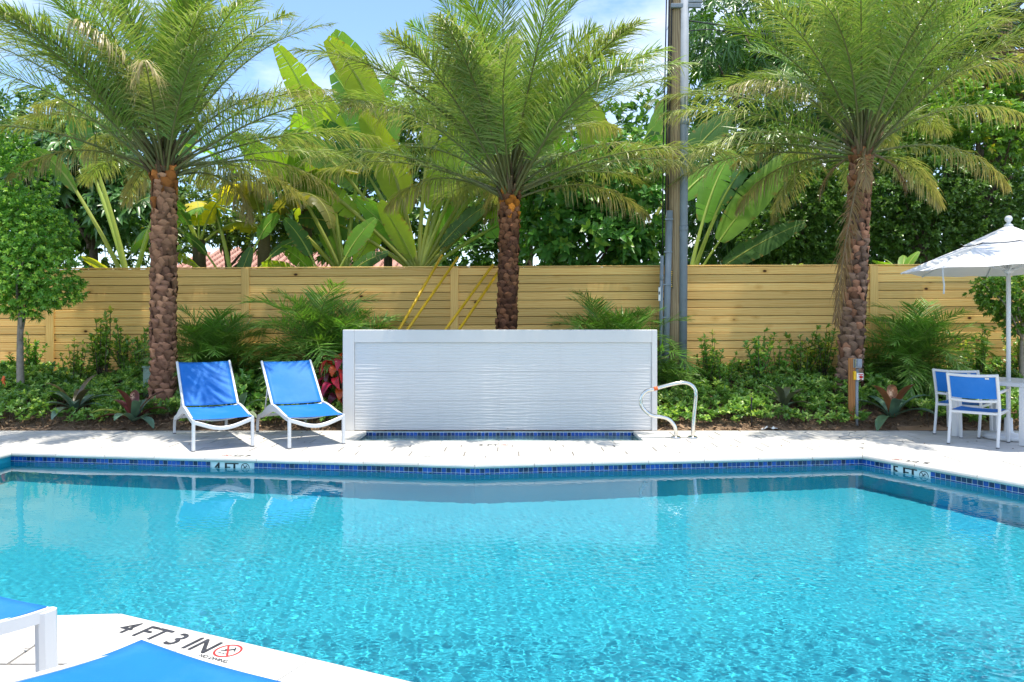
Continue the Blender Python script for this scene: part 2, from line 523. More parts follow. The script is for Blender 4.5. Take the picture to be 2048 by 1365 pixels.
# paving base with pool and spa openings
SPA = (-2.0, 1.67, 9.06, 9.86)
outer = [(-14, -6), (14, -6), (14, BED_Y + .01), (-14, BED_Y + .01)]
holes = [[(p.x, p.y) for p in POOL], [(SPA[0], SPA[2]), (SPA[1], SPA[2]), (SPA[1], SPA[3]), (SPA[0], SPA[3])]]
loops = [[Vector((*p, 0)) for p in lp] for lp in [outer] + holes]
tris = tessellate_polygon(loops)
allp = [tuple(p) for lp in loops for p in lp]
m = MB(); m.add([(p[0], p[1], -.008) for p in allp], [tuple(tr) if (Vector(allp[tr[1]]) - Vector(allp[tr[0]])).cross(Vector(allp[tr[2]]) - Vector(allp[tr[0]])).z > 0 else tuple(reversed(tr)) for tr in tris])
deck = props(m.build('pool_deck', M['joint']), kind='structure')

# pavers, clipped to convex regions
def clip(poly, planes):
    for (px_, py_, nx_, ny_) in planes:             # keep (p - P).n >= 0
        out = []
        for i in range(len(poly)):
            a_, b_ = poly[i], poly[(i + 1) % len(poly)]
            da = (a_[0] - px_) * nx_ + (a_[1] - py_) * ny_
            db = (b_[0] - px_) * nx_ + (b_[1] - py_) * ny_
            if da >= 0: out.append(a_)
            if da * db < 0:
                t_ = da / (da - db)
                out.append((a_[0] + (b_[0] - a_[0]) * t_, a_[1] + (b_[1] - a_[1]) * t_))
        poly = out
        if len(poly) < 3: return []
    return poly
def area(p): return abs(sum(p[i][0] * p[(i + 1) % len(p)][1] - p[(i + 1) % len(p)][0] * p[i][1] for i in range(len(p)))) / 2
def line_plane(a_, b_, off):
    """plane through a-b moved off metres to its left"""
    d = (b_ - a_).normalized(); n_ = Vector((-d.y, d.x)); p = a_ + n_ * off
    return (p.x, p.y, n_.x, n_.y)
CW = .31
PAVERS = []
def pave(planes, x0, x1, y0, y1, rot=0.0, PL=.61, PW=.30, gap=.008, big=True):
    r = 0; y = y0
    while y < y1:
        x = x0 - (r % 2) * PL / 2 - (r * .137 % .2)
        while x < x1:
            q = [(x + gap, y + gap), (x + PL - gap, y + gap), (x + PL - gap, y + PW - gap), (x + gap, y + PW - gap)]
            if rot:
                c_, s_ = math.cos(rot), math.sin(rot)
                q = [(p[0] * c_ - p[1] * s_, p[0] * s_ + p[1] * c_) for p in q]
            q = clip(q, planes)
            if len(q) >= 3 and area(q) > .004:
                cx_ = sum(p[0] for p in q) / len(q); cy_ = sum(p[1] for p in q) / len(q)
                zt = random.uniform(-.0012, .0012)
                n_ = len(q)
                mb = MB()
                ins = []
                for p in q:
                    d = Vector((cx_ - p[0], cy_ - p[1])); d = d.normalized() * .004
                    ins.append((p[0] + d.x, p[1] + d.y))
                vs_ = [(p[0] - cx_, p[1] - cy_, -.03) for p in q] + [(p[0] - cx_, p[1] - cy_, -.003 + zt) for p in q] + [(p[0] - cx_, p[1] - cy_, zt) for p in ins]
                fs = [tuple(range(2 * n_, 3 * n_))]
                for l_ in (0, 1):
                    for i in range(n_):
                        j = (i + 1) % n_
                        fs.append((l_ * n_ + i, l_ * n_ + j, (l_ + 1) * n_ + j, (l_ + 1) * n_ + i))
                mb.add(vs_, fs)
                mb.build('paver', M['paver'], deck, (cx_, cy_, 0))
            x += PL
        y += PW; r += 1
pAB = line_plane(K_, B_, CW); pBC = line_plane(B_, C_, CW)
bis = (dCD + (B_ - C_).normalized()).normalized()          # into the pool from C
dv = -bis                                                       # out of the pool from C
nb = Vector((-dv.y, dv.x))                                      # left of outward bisector
pL = (C_.x, C_.y, nb.x, nb.y); pR = (C_.x, C_.y, -nb.x, -nb.y)
pTop = (0, BED_Y, 0, -1)
S0, S1 = SPA[0] - .3, SPA[1] + .3
pave([pAB, pBC, pL, pTop, (S0, 0, -1, 0)], -8.2, S0 + .5, 7.4, BED_Y)
pave([pAB, pBC, pL, (0, SPA[2] - .28, 0, -1), (S0, 0, 1, 0), (S1, 0, -1, 0)], S0 - .6, S1 + .5, 7.4, BED_Y)
pave([pAB, pBC, pL, pTop, (S1, 0, 1, 0)], S1 - .6, 6.5, 7.4, BED_Y)
pCD = line_plane(C_, D_, CW)
pave([pCD, pR, pTop], 3.4, 8.6, 5.6, BED_Y)
pave([line_plane(F_w, E_w, CW - OV + .03), (0, E_.y - CW, 0, -1)], -3.6, .4, 1.6, 3.5)

# coping stones with a rounded nose
cop = props(link('pool_coping', MB().mesh('pool_coping', M['coping'])), kind='structure')
nose = [(-OV, -.012), (-OV - .004, -.026), (-OV, -.042), (-OV + .012, -.05), (CW - .004, -.05), (CW - .004, .001), (-OV + .016, .001), (-OV + .005, -.003)]
def coping_run(a_, b_, na=None, nb_=None, L=.61, width=None):
    """stones from a to b, pool on the right-hand side; na/nb_ = mitre directions at the ends"""
    d = (b_ - a_); ln = d.length; d = d.normalized(); n_ = Vector((-d.y, d.x))
    k = max(1, round(ln / L)); st = ln / k
    for i in range(k):
        s0, s1 = i * st + .0026, (i + 1) * st - .0026
        pr = nose if width is None else [(min(u, width), w) for u, w in nose]
        vs_ = []
        for s_, mit in ((s0, na if i == 0 else None), (s1, nb_ if i == k - 1 else None)):
            for u, w in pr:
                p = a_ + d * s_ + n_ * u
                if mit is not None: p = a_ + d * (s_ + mit * u) + n_ * u
                vs_.append((p.x, p.y, w))
        kk = len(pr)
        fs = [tuple(range(kk)), tuple(range(2 * kk - 1, kk - 1, -1))] + [(j, kk + j, kk + (j + 1) % kk, (j + 1) % kk) for j in range(kk)]
        mb = MB(); c0 = a_ + d * (s0 + s1) / 2
        mb.add([(p[0] - c0.x, p[1] - c0.y, p[2] + random.uniform(-.0006, .0006)) for p in vs_], [tuple(reversed(f)) for f in fs])
        mb.build('coping_stone', M['coping'], cop, (c0.x, c0.y, 0))
def mitre(d0, d1):
    """tan of half turn from direction d0 to d1"""
    ang = math.atan2(d0.x * d1.y - d0.y * d1.x, d0.dot(d1))
    return math.tan(ang / 2)
dKB, dBC = (B_ - K_).normalized(), (C_ - B_).normalized()
dGK = Vector((0, 1))
m1 = mitre(dGK, dKB); m2 = mitre(dKB, dBC); m3 = mitre(dBC, dCD)
coping_run(G_w, K_, None, -m1)
coping_run(K_, B_, m1, -m2); coping_run(B_, C_, m2, -m3); coping_run(C_, D2, m3, None)
m4 = mitre((E_w - F_w).normalized(), (G_w - E_w).normalized())
coping_run(F_w, E_w, None, -m4); coping_run(E_w, G_w, m4, None)

# pool shell
m = MB()
ring = POOL
n_ = len(ring)
for i in range(n_):
    a_, b_ = ring[i], ring[(i + 1) % n_]
    m.add([(a_.x, a_.y, -.05), (b_.x, b_.y, -.05), (b_.x, b_.y, POOL_Z), (a_.x, a_.y, POOL_Z)], [(0, 1, 2, 3)])
pw = props(m.build('pool_wall', M['plaster']), kind='structure')
tr_ = tessellate_polygon([[Vector((p.x, p.y, 0)) for p in ring]])
m = MB(); m.add([(p.x, p.y, POOL_Z) for p in ring], [tuple(t3) for t3 in tr_])
pf = props(m.build('pool_floor', M['plaster']), kind='structure')

# waterline tiles: top row one by one, rows below joined
TS = .0508
tile_mb = MB(); tile_mb.box((0, 0, 0), (TS - .0052, .006, TS - .0052), bev=.0012)
tile_me = tile_mb.mesh('tile', M['tile'])
def tile_run(parent, a_, b_, ztop, rows, skip=None, base_parent=None):
    d = b_ - a_; ln = d.length; d = d.normalized(); n_ = Vector((d.y, -d.x))     # towards the water
    k = int(ln / TS); st = ln / k
    rot = math.atan2(d.y, d.x)
    low = MB()
    Mr = Matrix.Rotation(rot, 3, 'Z')
    for i in range(k):
        s_ = (i + .5) * st
        if skip and skip[0] < s_ < skip[1]: continue
        p = a_ + d * s_ + n_ * .004
        link('tile', tile_me, parent, (p.x, p.y, ztop - TS / 2), (0, 0, rot))
        for r_ in range(1, rows):
            low.box((p.x, p.y, ztop - TS / 2 - r_ * TS), (TS - .0052, .006, TS - .0052), M=Mr)
    # grout bed behind
    gb = MB()
    q0, q1 = a_ + n_ * .0022, b_ + n_ * .0022
    gb.add([(q0.x, q0.y, ztop), (q1.x, q1.y, ztop), (q1.x, q1.y, ztop - TS * rows), (q0.x, q0.y, ztop - TS * rows)], [(0, 1, 2, 3)])
    gb.build('grout_band', M['grout'], parent)
    if rows > 1: props(low.build('lower_tile_rows', M['tile_rows'], parent), kind='stuff')
# depth plates interrupt the tiles
def along(a_, b_, px, z):
    """distance from a along a-b at which photo column px crosses it"""
    d = (b_ - a_).normalized(); k = (px - 1024) / F_PX
    return (k * a_.y - a_.x) / (d.x - k * d.y)
sk1 = (along(K_, B_, 424, 0), along(K_, B_, 505, 0))
sk2 = (along(C_, D_, 1782, 0), along(C_, D_, 1863, 0))
tile_run(pw, K_, B_, -.052, 2, sk1)
tile_run(pw, B_, C_, -.052, 2)
tile_run(pw, C_, C_ + dCD * 3.3, -.052, 2, sk2)

# ---- lettering
def text_mb(body, size, bold=.012, shear=0.0):
    cu = bpy.data.curves.new('lettering', 'FONT'); cu.body = body; cu.size = size; cu.offset = bold * size; cu.resolution_u = 3; cu.shear = shear
    ob = bpy.data.objects.new('lettering', cu); col.objects.link(ob)
    dg = bpy.context.evaluated_depsgraph_get(); me = ob.evaluated_get(dg).to_mesh()
    vs_ = [v_.co.copy() for v_ in me.vertices]; fs = [tuple(p.vertices) for p in me.polygons]
    ob.evaluated_get(dg).to_mesh_clear(); bpy.data.objects.remove(ob); bpy.data.curves.remove(cu)
    x0 = min(v_.x for v_ in vs_); x1 = max(v_.x for v_ in vs_); y0 = min(v_.y for v_ in vs_); y1 = max(v_.y for v_ in vs_)
    return [Vector((v_.x - x0, v_.y - y0, 0)) for v_ in vs_], fs, x1 - x0, y1 - y0
def icon_shapes(r):
    """no-diving roundel of radius r about the origin: (verts, faces, material index 0 ring / 1 figure)"""
    out = []
    n = 40; vs_ = []; 
    for i in range(n):
        a_ = 2 * math.pi * i / n
        vs_ += [(r * math.cos(a_), r * math.sin(a_), 0), (r * .84 * math.cos(a_), r * .84 * math.sin(a_), 0)]
    out.append((vs_, [(2 * i, 2 * ((i + 1) % n), 2 * ((i + 1) % n) + 1, 2 * i + 1) for i in range(n)], 0))
    c_, s_ = math.cos(R(-48)), math.sin(R(-48)); h = r * .075; q = r * .86
    out.append(([(x * c_ - y * s_, x * s_ + y * c_, .0012) for x, y in ((-q, -h), (q, -h), (q, h), (-q, h))], [(0, 1, 2, 3)], 0))
    def bar(x0, y0, x1, y1, w):
        d = Vector((x1 - x0, y1 - y0)).normalized() * w; nn = Vector((-d.y, d.x))
        out.append(([(x0 * r - nn.x * r, y0 * r - nn.y * r, .0006), (x1 * r - nn.x * r, y1 * r - nn.y * r, .0006), (x1 * r + nn.x * r, y1 * r + nn.y * r, .0006), (x0 * r + nn.x * r, y0 * r + nn.y * r, .0006)], [(0, 1, 2, 3)], 1))
    bar(.30, .38, -.10, .02, .085); bar(-.10, .02, -.46, -.22, .05); bar(.30, .38, .52, .10, .05); bar(.34, .40, .12, .60, .05)
    hv = [(-.24 * r + .1 * r * math.cos(2 * math.pi * i / 10), .06 * r - .0 + .1 * r * math.sin(2 * math.pi * i / 10), .0006) for i in range(10)]
    out.append((hv, [tuple(range(10))], 1))
    for k in range(3): bar(-.5 + .3 * k, -.5, -.35 + .3 * k, -.42, .03); bar(-.35 + .3 * k, -.42, -.2 + .3 * k, -.5, .03)
    return out
def place(vs_, origin, ex, ey, lift):
    ex, ey = Vector(ex), Vector(ey); nz = ex.cross(ey)
    return [Vector(origin) + ex * v_[0] + ey * v_[1] + nz * (lift + v_[2]) for v_ in vs_]
def marking(name, items, parent, mats, origin, ex, ey, lift):
    m_ = MB()
    for vs_, fs, mi in items: m_.add(place(vs_, origin, ex, ey, lift), fs, mi)
    return m_.build(name, mats, parent)

def plate(a_, b_, sk, body, parent):
    d = (b_ - a_).normalized(); n_ = Vector((d.y, -d.x))
    p0 = a_ + d * (sk[0] + .004); w = sk[1] - sk[0] - .008
    m_ = MB(); c_ = p0 + d * w / 2 + n_ * .005
    m_.box((c_.x, c_.y, -.052 - .0785), (w, .008, .152), M=Matrix.Rotation(math.atan2(d.y, d.x), 3, 'Z'), bev=.0015)
    pl = m_.build('depth_plate', M['whitetile'], parent)
    vs_, fs, tw, th = text_mb(body, .125, -.002)
    k = (w * .60) / tw; kh = .105 / th
    o = p0 + n_ * .0092
    items = [([Vector((v_.x * k + w * .06 + sx_, v_.y * kh, lz_)) for v_ in vs_], fs, 0) for sx_, lz_ in ((-.005, 0), (0, .0003), (.005, .0006))]
    r_ = min(.05, w * .115)
    items += [([Vector((v_[0] + w * .84, v_[1] + .055, v_[2])) for v_ in q], f, 0) for q, f, mi in icon_shapes(r_)]
    marking('depth_lettering', items, pl, [M['black']], (o.x, o.y, -.165), (d.x, d.y, 0), (0, 0, 1), .001)
plate(K_, B_, sk1, '4 FT', pw)
plate(C_, D_, sk2, '5 FT', pw)

def deck_mark(body, p, ang, height, width, icon_r, sub=None, icon_gap=.02):
    vs_, fs, tw, th = text_mb(body, height, -.003)
    k = width / tw; kh = height / th
    items = [([Vector((v_.x * k + sx_, v_.y * kh + sy_, lz_)) for v_ in vs_], fs, 0) for sx_, sy_, lz_ in ((-.0035, 0, 0), (.0035, 0, .0003), (0, .0025, .0006), (0, -.0025, .0009))]   # heavy strokes
    for q, f, mi in icon_shapes(icon_r):
        items.append(([Vector((v_[0] + width + icon_gap + icon_r, v_[1] + height * .55, v_[2])) for v_ in q], f, 1 if mi == 0 else 0))
    if sub:
        v2, f2, tw2, th2 = text_mb(sub, .03, .02)
        k2 = icon_r * 2.6 / tw2
        items.append(([Vector((v_.x * k2 + width + icon_gap - icon_r * .3, v_.y * k2 - .03, 0)) for v_ in v2], f2, 0))
    c_, s_ = math.cos(ang), math.sin(ang)
    return marking('depth_marking', items, deck, [M['deckblack'], M['red']], (p[0], p[1], .0026), (c_, s_, 0), (-s_, c_, 0), .0)
a_ = gp(226, 1263)
deck_mark('4 FT 3 IN', (a_.x, a_.y), math.atan2(dEF.y, dEF.x), .115, .575, .062, 'NO DIVING')
q = gp(506, 911); deck_mark('4 FT', (q.x, q.y), math.pi + math.atan2(dKB.y, dKB.x), .10, .21, .05)
q = gp(1872, 928.5); deck_mark('5 FT', (q.x - .02, q.y + .06), math.pi + math.atan2(dCD.y, dCD.x) + .28, .10, .24, .05)
q = gp(957, 892); deck_mark('3 FT', (q.x, q.y), 0.0, .09, .24, .05)

# ---- spa pool in front of the white wall
x0, x1, y0, y1 = SPA
m = MB()
rg = [Vector(p) for p in ((x0, y0), (x1, y0), (x1, y1), (x0, y1))]
for i in range(4):
    a_, b_ = rg[i], rg[(i + 1) % 4]
    m.add([(a_.x, a_.y, -.002), (b_.x, b_.y, -.002), (b_.x, b_.y, -.75), (a_.x, a_.y, -.75)], [(3, 2, 1, 0)])
m.add([(x0, y0, -.75), (x1, y0, -.75), (x1, y1, -.75), (x0, y1, -.75)], [(0, 1, 2, 3)])
# bench steps inside the spa
m.box(((x0 + x1) / 2, y1 - .15, -.55), (x1 - x0 - .01, .29, .4)); m.box((x1 - .25, (y0 + y1) / 2 - .15, -.6), (.49, .5, .3))
spa = props(m.build('spa_basin', M['spa_plaster']), kind='structure')
tile_run(spa, Vector((x0, y1)), Vector((x1, y1)), -.012, 1)
tile_run(spa, Vector((x1, y1)), Vector((x1, y0)), -.012, 1)
tile_run(spa, Vector((x0, y0)), Vector((x0, y1)), -.012, 1)
def slab(name, parent, x_0, x_1, y_0, y_1, z0, z1, mat, bev=.008):
    mb = MB(); mb.box((0, 0, 0), (x_1 - x_0, y_1 - y_0, z1 - z0), bev=bev)
    return mb.build(name, mat, parent, ((x_0 + x_1) / 2, (y_0 + y_1) / 2, (z0 + z1) / 2))
for xa, xb in ((x0 - .297, x0 + .02), (x1 - .02, x1 + .297)):
    for ya, yb in ((y0 + .003, y0 + .43), (y0 + .436, y1 + .03)):
        slab('coping_stone', cop, xa, xb, ya, yb, -.05, .0035, M['coping'])
k = 6
for i in range(k):
    w_ = (x1 - x0 + .594) / k
    slab('coping_stone', cop, x0 - .297 + i * w_ + .002, x0 - .297 + (i + 1) * w_ - .002, y0 - .277, y0 + .0, -.05, .003, M['coping'])

# ---- water surfaces (real ripples)
def ripple(xx, yy, amp, seed):
    r_ = np.random.default_rng(seed); z = np.zeros_like(xx)
    near = np.clip((7.9 - yy) / 4.2, 0.0, 1.0) ** 1.15
    near = .16 + .84 * near
    left = np.clip((xx + 5.5) / 4.0, .35, 1.0)
    for i in range(72):
        lam = math.exp(r_.uniform(math.log(.032), math.log(.095)))
        a_ = r_.normal(1.25, .8)                     # main direction of travel, spread
        k_ = 2 * math.pi / lam
        s_ = .0092 * lam / 64 ** .5
        z += s_ * np.sin(k_ * (xx * math.cos(a_) + yy * math.sin(a_)) + r_.uniform(0, 7) + 1.2 * np.sin(xx * r_.uniform(.5, 1.6) + yy * r_.uniform(.5, 1.6) + r_.uniform(0, 7)))
    z *= near * left
    for i in range(10):                              # slow swell
        lam = r_.uniform(.6, 1.6); a_ = r_.uniform(0, 2 * math.pi); k_ = 2 * math.pi / lam
        z += .00115 * lam * np.sin(k_ * (xx * math.cos(a_) + yy * math.sin(a_)) + r_.uniform(0, 7)) / 3.2
    return z * amp
def water(name, X, Y, z0, amp, seed):
    xx, yy = np.meshgrid(X, Y)
    zz = z0 + ripple(xx, yy, amp, seed)
    idx = np.arange(xx.size).reshape(xx.shape)
    Fq = np.stack([idx[:-1, :-1], idx[:-1, 1:], idx[1:, 1:], idx[1:, :-1]], -1).reshape(-1, 4)
    o = link(name, np_mesh(name, np.stack([xx, yy, zz], -1), Fq, M['water'], smooth=True))
    o.cycles.is_caustics_caster = True
    return props(o, kind='structure')
WX = np.concatenate([np.arange(-5.85, 5.6, .0125), np.arange(5.6, 8.4, .06)])
WY = np.concatenate([np.arange(.4, 2.6, .06), np.arange(2.6, 4.7, .0098), np.arange(4.7, 8.36, .0165)])
water('pool_water', WX, WY, WATER_Z, 1.0, 11)
water('spa_water', np.arange(x0 - .02, x1 + .03, .02), np.arange(y0 - .02, y1 + .02, .02), -.060, 2.6, 5)
for o in (pw, pf, spa): o.cycles.is_caustics_receiver = True
for o in list(pw.children) + list(spa.children): o.cycles.is_caustics_receiver = True

# ================================================================== WHITE WATER-FEATURE WALL
WXL, WXR, WYF, WT = -2.312, 1.984, 9.90, 1.382
wall = thing('feature_wall', 'low white stucco wall faced with wavy white tiles behind the spa', 'wall', ((WXL + WXR) / 2, WYF + .15, 0))
ox, oy = (WXL + WXR) / 2, WYF + .15
TX0, TX1, TZ0, TZ1 = -2.155, 1.91, .012, 1.205
def wbox(name, xa, xb, ya, yb, za, zb, mat, bev=.006):
    mb = MB(); mb.box(((xa + xb) / 2 - ox, (ya + yb) / 2 - oy, (za + zb) / 2), (xb - xa, yb - ya, zb - za), bev=bev)
    return mb.build(name, mat, wall)
wbox('core', WXL + .01, WXR - .01, WYF + .05, WYF + .29, 0, WT - .004, M['stucco'])
wbox('surround', WXL, TX0, WYF, WYF + .302, .001, WT, M['stucco'])
wbox('surround', TX1, WXR, WYF, WYF + .302, .001, WT, M['stucco'])
wbox('surround', TX0 + .0005, TX1 - .0005, WYF + .0006, WYF + .3, TZ1, WT - .0006, M['stucco'])
TW, TH = .834, .398
r_ = 0; z = TZ0
while z < TZ1 - .02:
    zt = min(z + TH, TZ1 - .002)
    x = TX0 - (TW * .62 if r_ % 2 == 0 else TW * .12)
    while x < TX1:
        xa, xb = max(x, TX0 + .002), min(x + TW, TX1 - .002)
        if xb - xa > .05:
            nX, nZ = max(6, int((xb - xa) / .018)), max(6, int((zt - z) / .0052))
            gx, gz = np.meshgrid(np.linspace(xa + .0008, xb - .0008, nX), np.linspace(z + .0006, zt - .0006, nZ))
            wob = .62 * np.sin(2 * np.pi * gx / .62 + 1.9 * np.sin(gz * 47) + gz * 9) + .45 * np.sin(2 * np.pi * gx / 1.27 + gz * 37)
            h = .0013 * np.sin(2 * np.pi * (gz / .0400) + 1.7 * wob)
            gy = WYF + .022 - h
            idx = np.arange(gx.size).reshape(gx.shape)
            Fq = np.stack([idx[:-1, :-1], idx[:-1, 1:], idx[1:, 1:], idx[1:, :-1]], -1).reshape(-1, 4)
            link('wave_tile', np_mesh('wave_tile', np.stack([gx - ox, gy - oy, gz], -1), Fq, M['wavetile'], smooth=True), wall)
        x += TW
    z += TH + .0012; r_ += 1

# ================================================================== FENCE
fence = thing('board_fence', 'long pine privacy fence of horizontal boards behind the planting bed', 'fence', (0, FENCE_Y, 0))
posts_px = [-330, 94, 489, 909, 1330, 1368, 1742, 2170]
fx = [(p - 1024) / F_PX * FENCE_Y for p in posts_px]
def ftop(x): return 2.452 + .0035 * x
def fyo(x): return -.013 * x
BH, NB = .1405, 13
def board_mesh(w):
    mb = MB(); mb.box((0, 0, 0), (w, .02, BH - .0095), bev=.004); return mb.mesh('board', M['pine'])
for i in range(len(fx) - 1):
    if i == 4: continue                    # gap for the utility pole
    xa, xb = fx[i], fx[i + 1]
    w = xb - xa - .004
    me = board_mesh(w)
    cx_ = (xa + xb) / 2
    slope = math.atan(.0035)
    for k in range(NB + 1):
        z = ftop(cx_) - .02 - BH * (k + .5)
        o = link('board', me, fence, (cx_, fyo(cx_) + random.uniform(-.003, .003), z), (0, -slope, math.atan(-.013)))
    mb = MB(); mb.box((0, 0, 0), (w, .062, .02), bev=.003)
    mb.build('cap_rail', M['pine'], fence, (cx_, fyo(cx_), ftop(cx_) - .008), (0, -slope, math.atan(-.013)))
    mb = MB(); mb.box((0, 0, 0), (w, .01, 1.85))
    mb.build('backing', M['pine_gap_shade'], fence, (cx_, fyo(cx_) + .022, ftop(cx_) - .95), (0, -slope, math.atan(-.013)))
for i, x in enumerate(fx):
    if i in (0,): continue
    xo = x + (-.06 if i == 4 else .06 if i == 5 else 0)
    mb = MB(); mb.box((0, 0, 0), (.138, .022, 1.93), bev=.003)
    if i in (4, 5): continue
    mb.build('post_cover', M['pine_v'], fence, (xo, fyo(x) - .024, ftop(x) - .02 - .965))
    mb = MB(); mb.box((0, 0, 0), (.09, .09, 2.1)); mb.build('post', M['pine_v'], fence, (xo, fyo(x) + .08, ftop(x) - 1.1))

# house beyond the fence
hy = 24.0
hp = at(545, 530, hy)
house = thing('house', 'house with red barrel-tiled roof glimpsed over the fence behind the banana leaves', 'house', (hp.x, hy + 4, .25))
mb = MB(); mb.box((0, 0, 1.35), (8.6, 7, 2.7)); mb.build('wall', M['housewall'], house)
mb = MB()
e0, rz_ = 2.7, 4.1
for s_ in (-1, 1):
    mb.add([(-4.7, s_ * 3.9, e0), (4.7, s_ * 3.9, e0), (3.2, 0, rz_), (-3.2, 0, rz_)], [(0, 1, 2, 3) if s_ < 0 else (3, 2, 1, 0)])
mb.add([(-4.7, -3.9, e0), (-3.2, 0, rz_), (-4.7, 3.9, e0)], [(0, 1, 2)]); mb.add([(4.7, -3.9, e0), (4.7, 3.9, e0), (3.2, 0, rz_)], [(0, 1, 2)])
roof = mb.build('roof', M['rooftile'], house)
mb = MB()
slope_n = 16
for i in range(34):
    x = -4.6 + i * 9.2 / 33
    for k in range(slope_n):
        t0, t1 = k / slope_n, (k + 1.12) / slope_n
        lim = 4.7 - 1.5 * (t0 + t1) / 2
        if abs(x) > lim: continue
        p0 = Vector((x, -3.9 + 3.9 * t0, e0 + (rz_ - e0) * t0 + .03)); p1 = Vector((x, -3.9 + 3.9 * t1, e0 + (rz_ - e0) * t1 + .055))
        mb.sweep([p0, p1], [(-.1, 0), (-.07, .06), (0, .085), (.07, .06), (.1, 0)], (0, 0, 1), [1.1, .85], 0, False)
props(mb.build('barrel_tiles', M['rooftile'], roof), kind='stuff')

# ================================================================== VEGETATION BUILDERS
def nrm(a): return a / np.maximum(np.linalg.norm(a, axis=-1, keepdims=True), 1e-9)

def leaves_mesh(P, D, U, L, W, C, droop=0.15, fold=0.25):
    """vectorised leaves: base points P, directions D, rough up vectors U, lengths L, widths W, colours C -> V, F, col"""
    N = len(P)
    D = nrm(D); S = nrm(np.cross(D, U)); Nn = np.cross(S, D)
    L = L[:, None]; W = W[:, None]
    g_ = np.array([0, 0, -1.0])
    mid = P + D * L * .5 + g_ * L * droop * .22
    tip = P + D * L + g_ * L * droop
    ml = mid + S * W * .5 + Nn * W * fold; mr = mid - S * W * .5 + Nn * W * fold
    V = np.stack([P, ml, mid, mr, tip], 1).reshape(-1, 3)
    b = (np.arange(N) * 5)[:, None]
    F = np.concatenate([b + np.array([0, 2, 1]), b + np.array([0, 3, 2]), b + np.array([1, 2, 4]), b + np.array([2, 3, 4])])
    return V, F, np.repeat(C, 5, 0)

def rosettes(pts, outs, n, L, W, c1, c2, rng, spread=.9, droop=.2, ctip=None, ptip=.15, jit=.35):
    """n leaves round each shoot tip; outs = shoot directions"""
    m_ = len(pts)
    az = (np.arange(n) * 2.399)[None, :] + rng.uniform(0, 6.28, (m_, 1))
    o = nrm(outs)
    ref = np.where(np.abs(o[:, 2:3]) > .9, np.array([[1., 0, 0]]), np.array([[0, 0, 1.]]))
    a_ = nrm(np.cross(o, ref)); b_ = np.cross(o, a_)
    sp = spread * (0.45 + .65 * rng.uniform(0, 1, (m_, n)))
    D = o[:, None, :] * np.cos(sp)[..., None] + (a_[:, None, :] * np.cos(az)[..., None] + b_[:, None, :] * np.sin(az)[..., None]) * np.sin(sp)[..., None]
    D = D + rng.normal(0, jit * .3, D.shape)
    P = pts[:, None, :] + o[:, None, :] * (np.arange(n) / n - .5)[None, :, None] * L * .55
    U = np.broadcast_to(o[:, None, :], D.shape) + rng.normal(0, .2, D.shape)
    ll = L * rng.uniform(.65, 1.15, (m_, n)); ww = W * rng.uniform(.8, 1.15, (m_, n))
    t_ = np.clip(rng.uniform(0, 1, (m_, 1)) * .65 + rng.uniform(0, 1, (m_, n)) * .35, 0, 1)[..., None]
    C = np.array(c1) * (1 - t_) + np.array(c2) * t_
    if ctip is not None:
        k = (rng.uniform(0, 1, (m_, 1)) < ptip) & (np.arange(n)[None, :] > n * .45)
        C = np.where(k[..., None], np.array(ctip) * rng.uniform(.8, 1.15, (m_, n, 1)), C)
    f = lambda q: q.reshape(-1, q.shape[-1])
    return leaves_mesh(f(P), f(D), f(U), ll.ravel(), ww.ravel(), f(C), droop)

def blob_points(blobs, n, rng, shell=.75, bottom=1.0):
    """points spread over a union of ellipsoids (cx,cy,cz,rx,ry,rz), most near the surfaces; returns points and outward directions"""
    B = np.array(blobs, dtype=float)
    w = B[:, 3] * B[:, 5] + B[:, 3] * B[:, 4]; w /= w.sum()
    k = rng.choice(len(B), n, p=w)
    d = nrm(rng.normal(0, 1, (n, 3)))
    r_ = np.where(rng.uniform(0, 1, n) < shell, rng.uniform(.82, 1.06, n), rng.uniform(.2, .85, n) ** .6)
    r_ = r_ * (1 + .10 * np.sin(d[:, 0] * 7 + k) * np.sin(d[:, 2] * 6 + k * 2.1))
    P = B[k, :3] + d * B[k, 3:6] * r_[:, None]
    o = nrm(d / B[k, 3:6]) 
    o[:, 2] = o[:, 2] * .7 + .35
    return P, nrm(o)

def branch_tubes(mb, base, top, targets, r0, rng, sag=.0, n=6):
    """trunk from base to top, then limbs to the targets"""
    base, top = Vector(base), Vector(top)
    mid = base.lerp(top, .5) + Vector((rng.normal(0, .04), rng.normal(0, .04), 0)) * (top - base).length
    pts = spline([base, mid, top], 6)
    mb.tube(pts, r0, n + 2, (0.2, 1, 0), [1.15 - .5 * i / (len(pts) - 1) for i in range(len(pts))])
    for q in targets:
        q = Vector(q); s_ = base.lerp(top, rng.uniform(.6, 1.0))
        m_ = s_.lerp(q, .5) + Vector((rng.normal(0, .08), rng.normal(0, .08), .08)) * (q - s_).length
        pp = spline([s_, m_, q], 4)
        mb.tube(pp, r0 * .45, n, (0.2, 1, .1), [1 - .8 * i / (len(pp) - 1) for i in range(len(pp))])

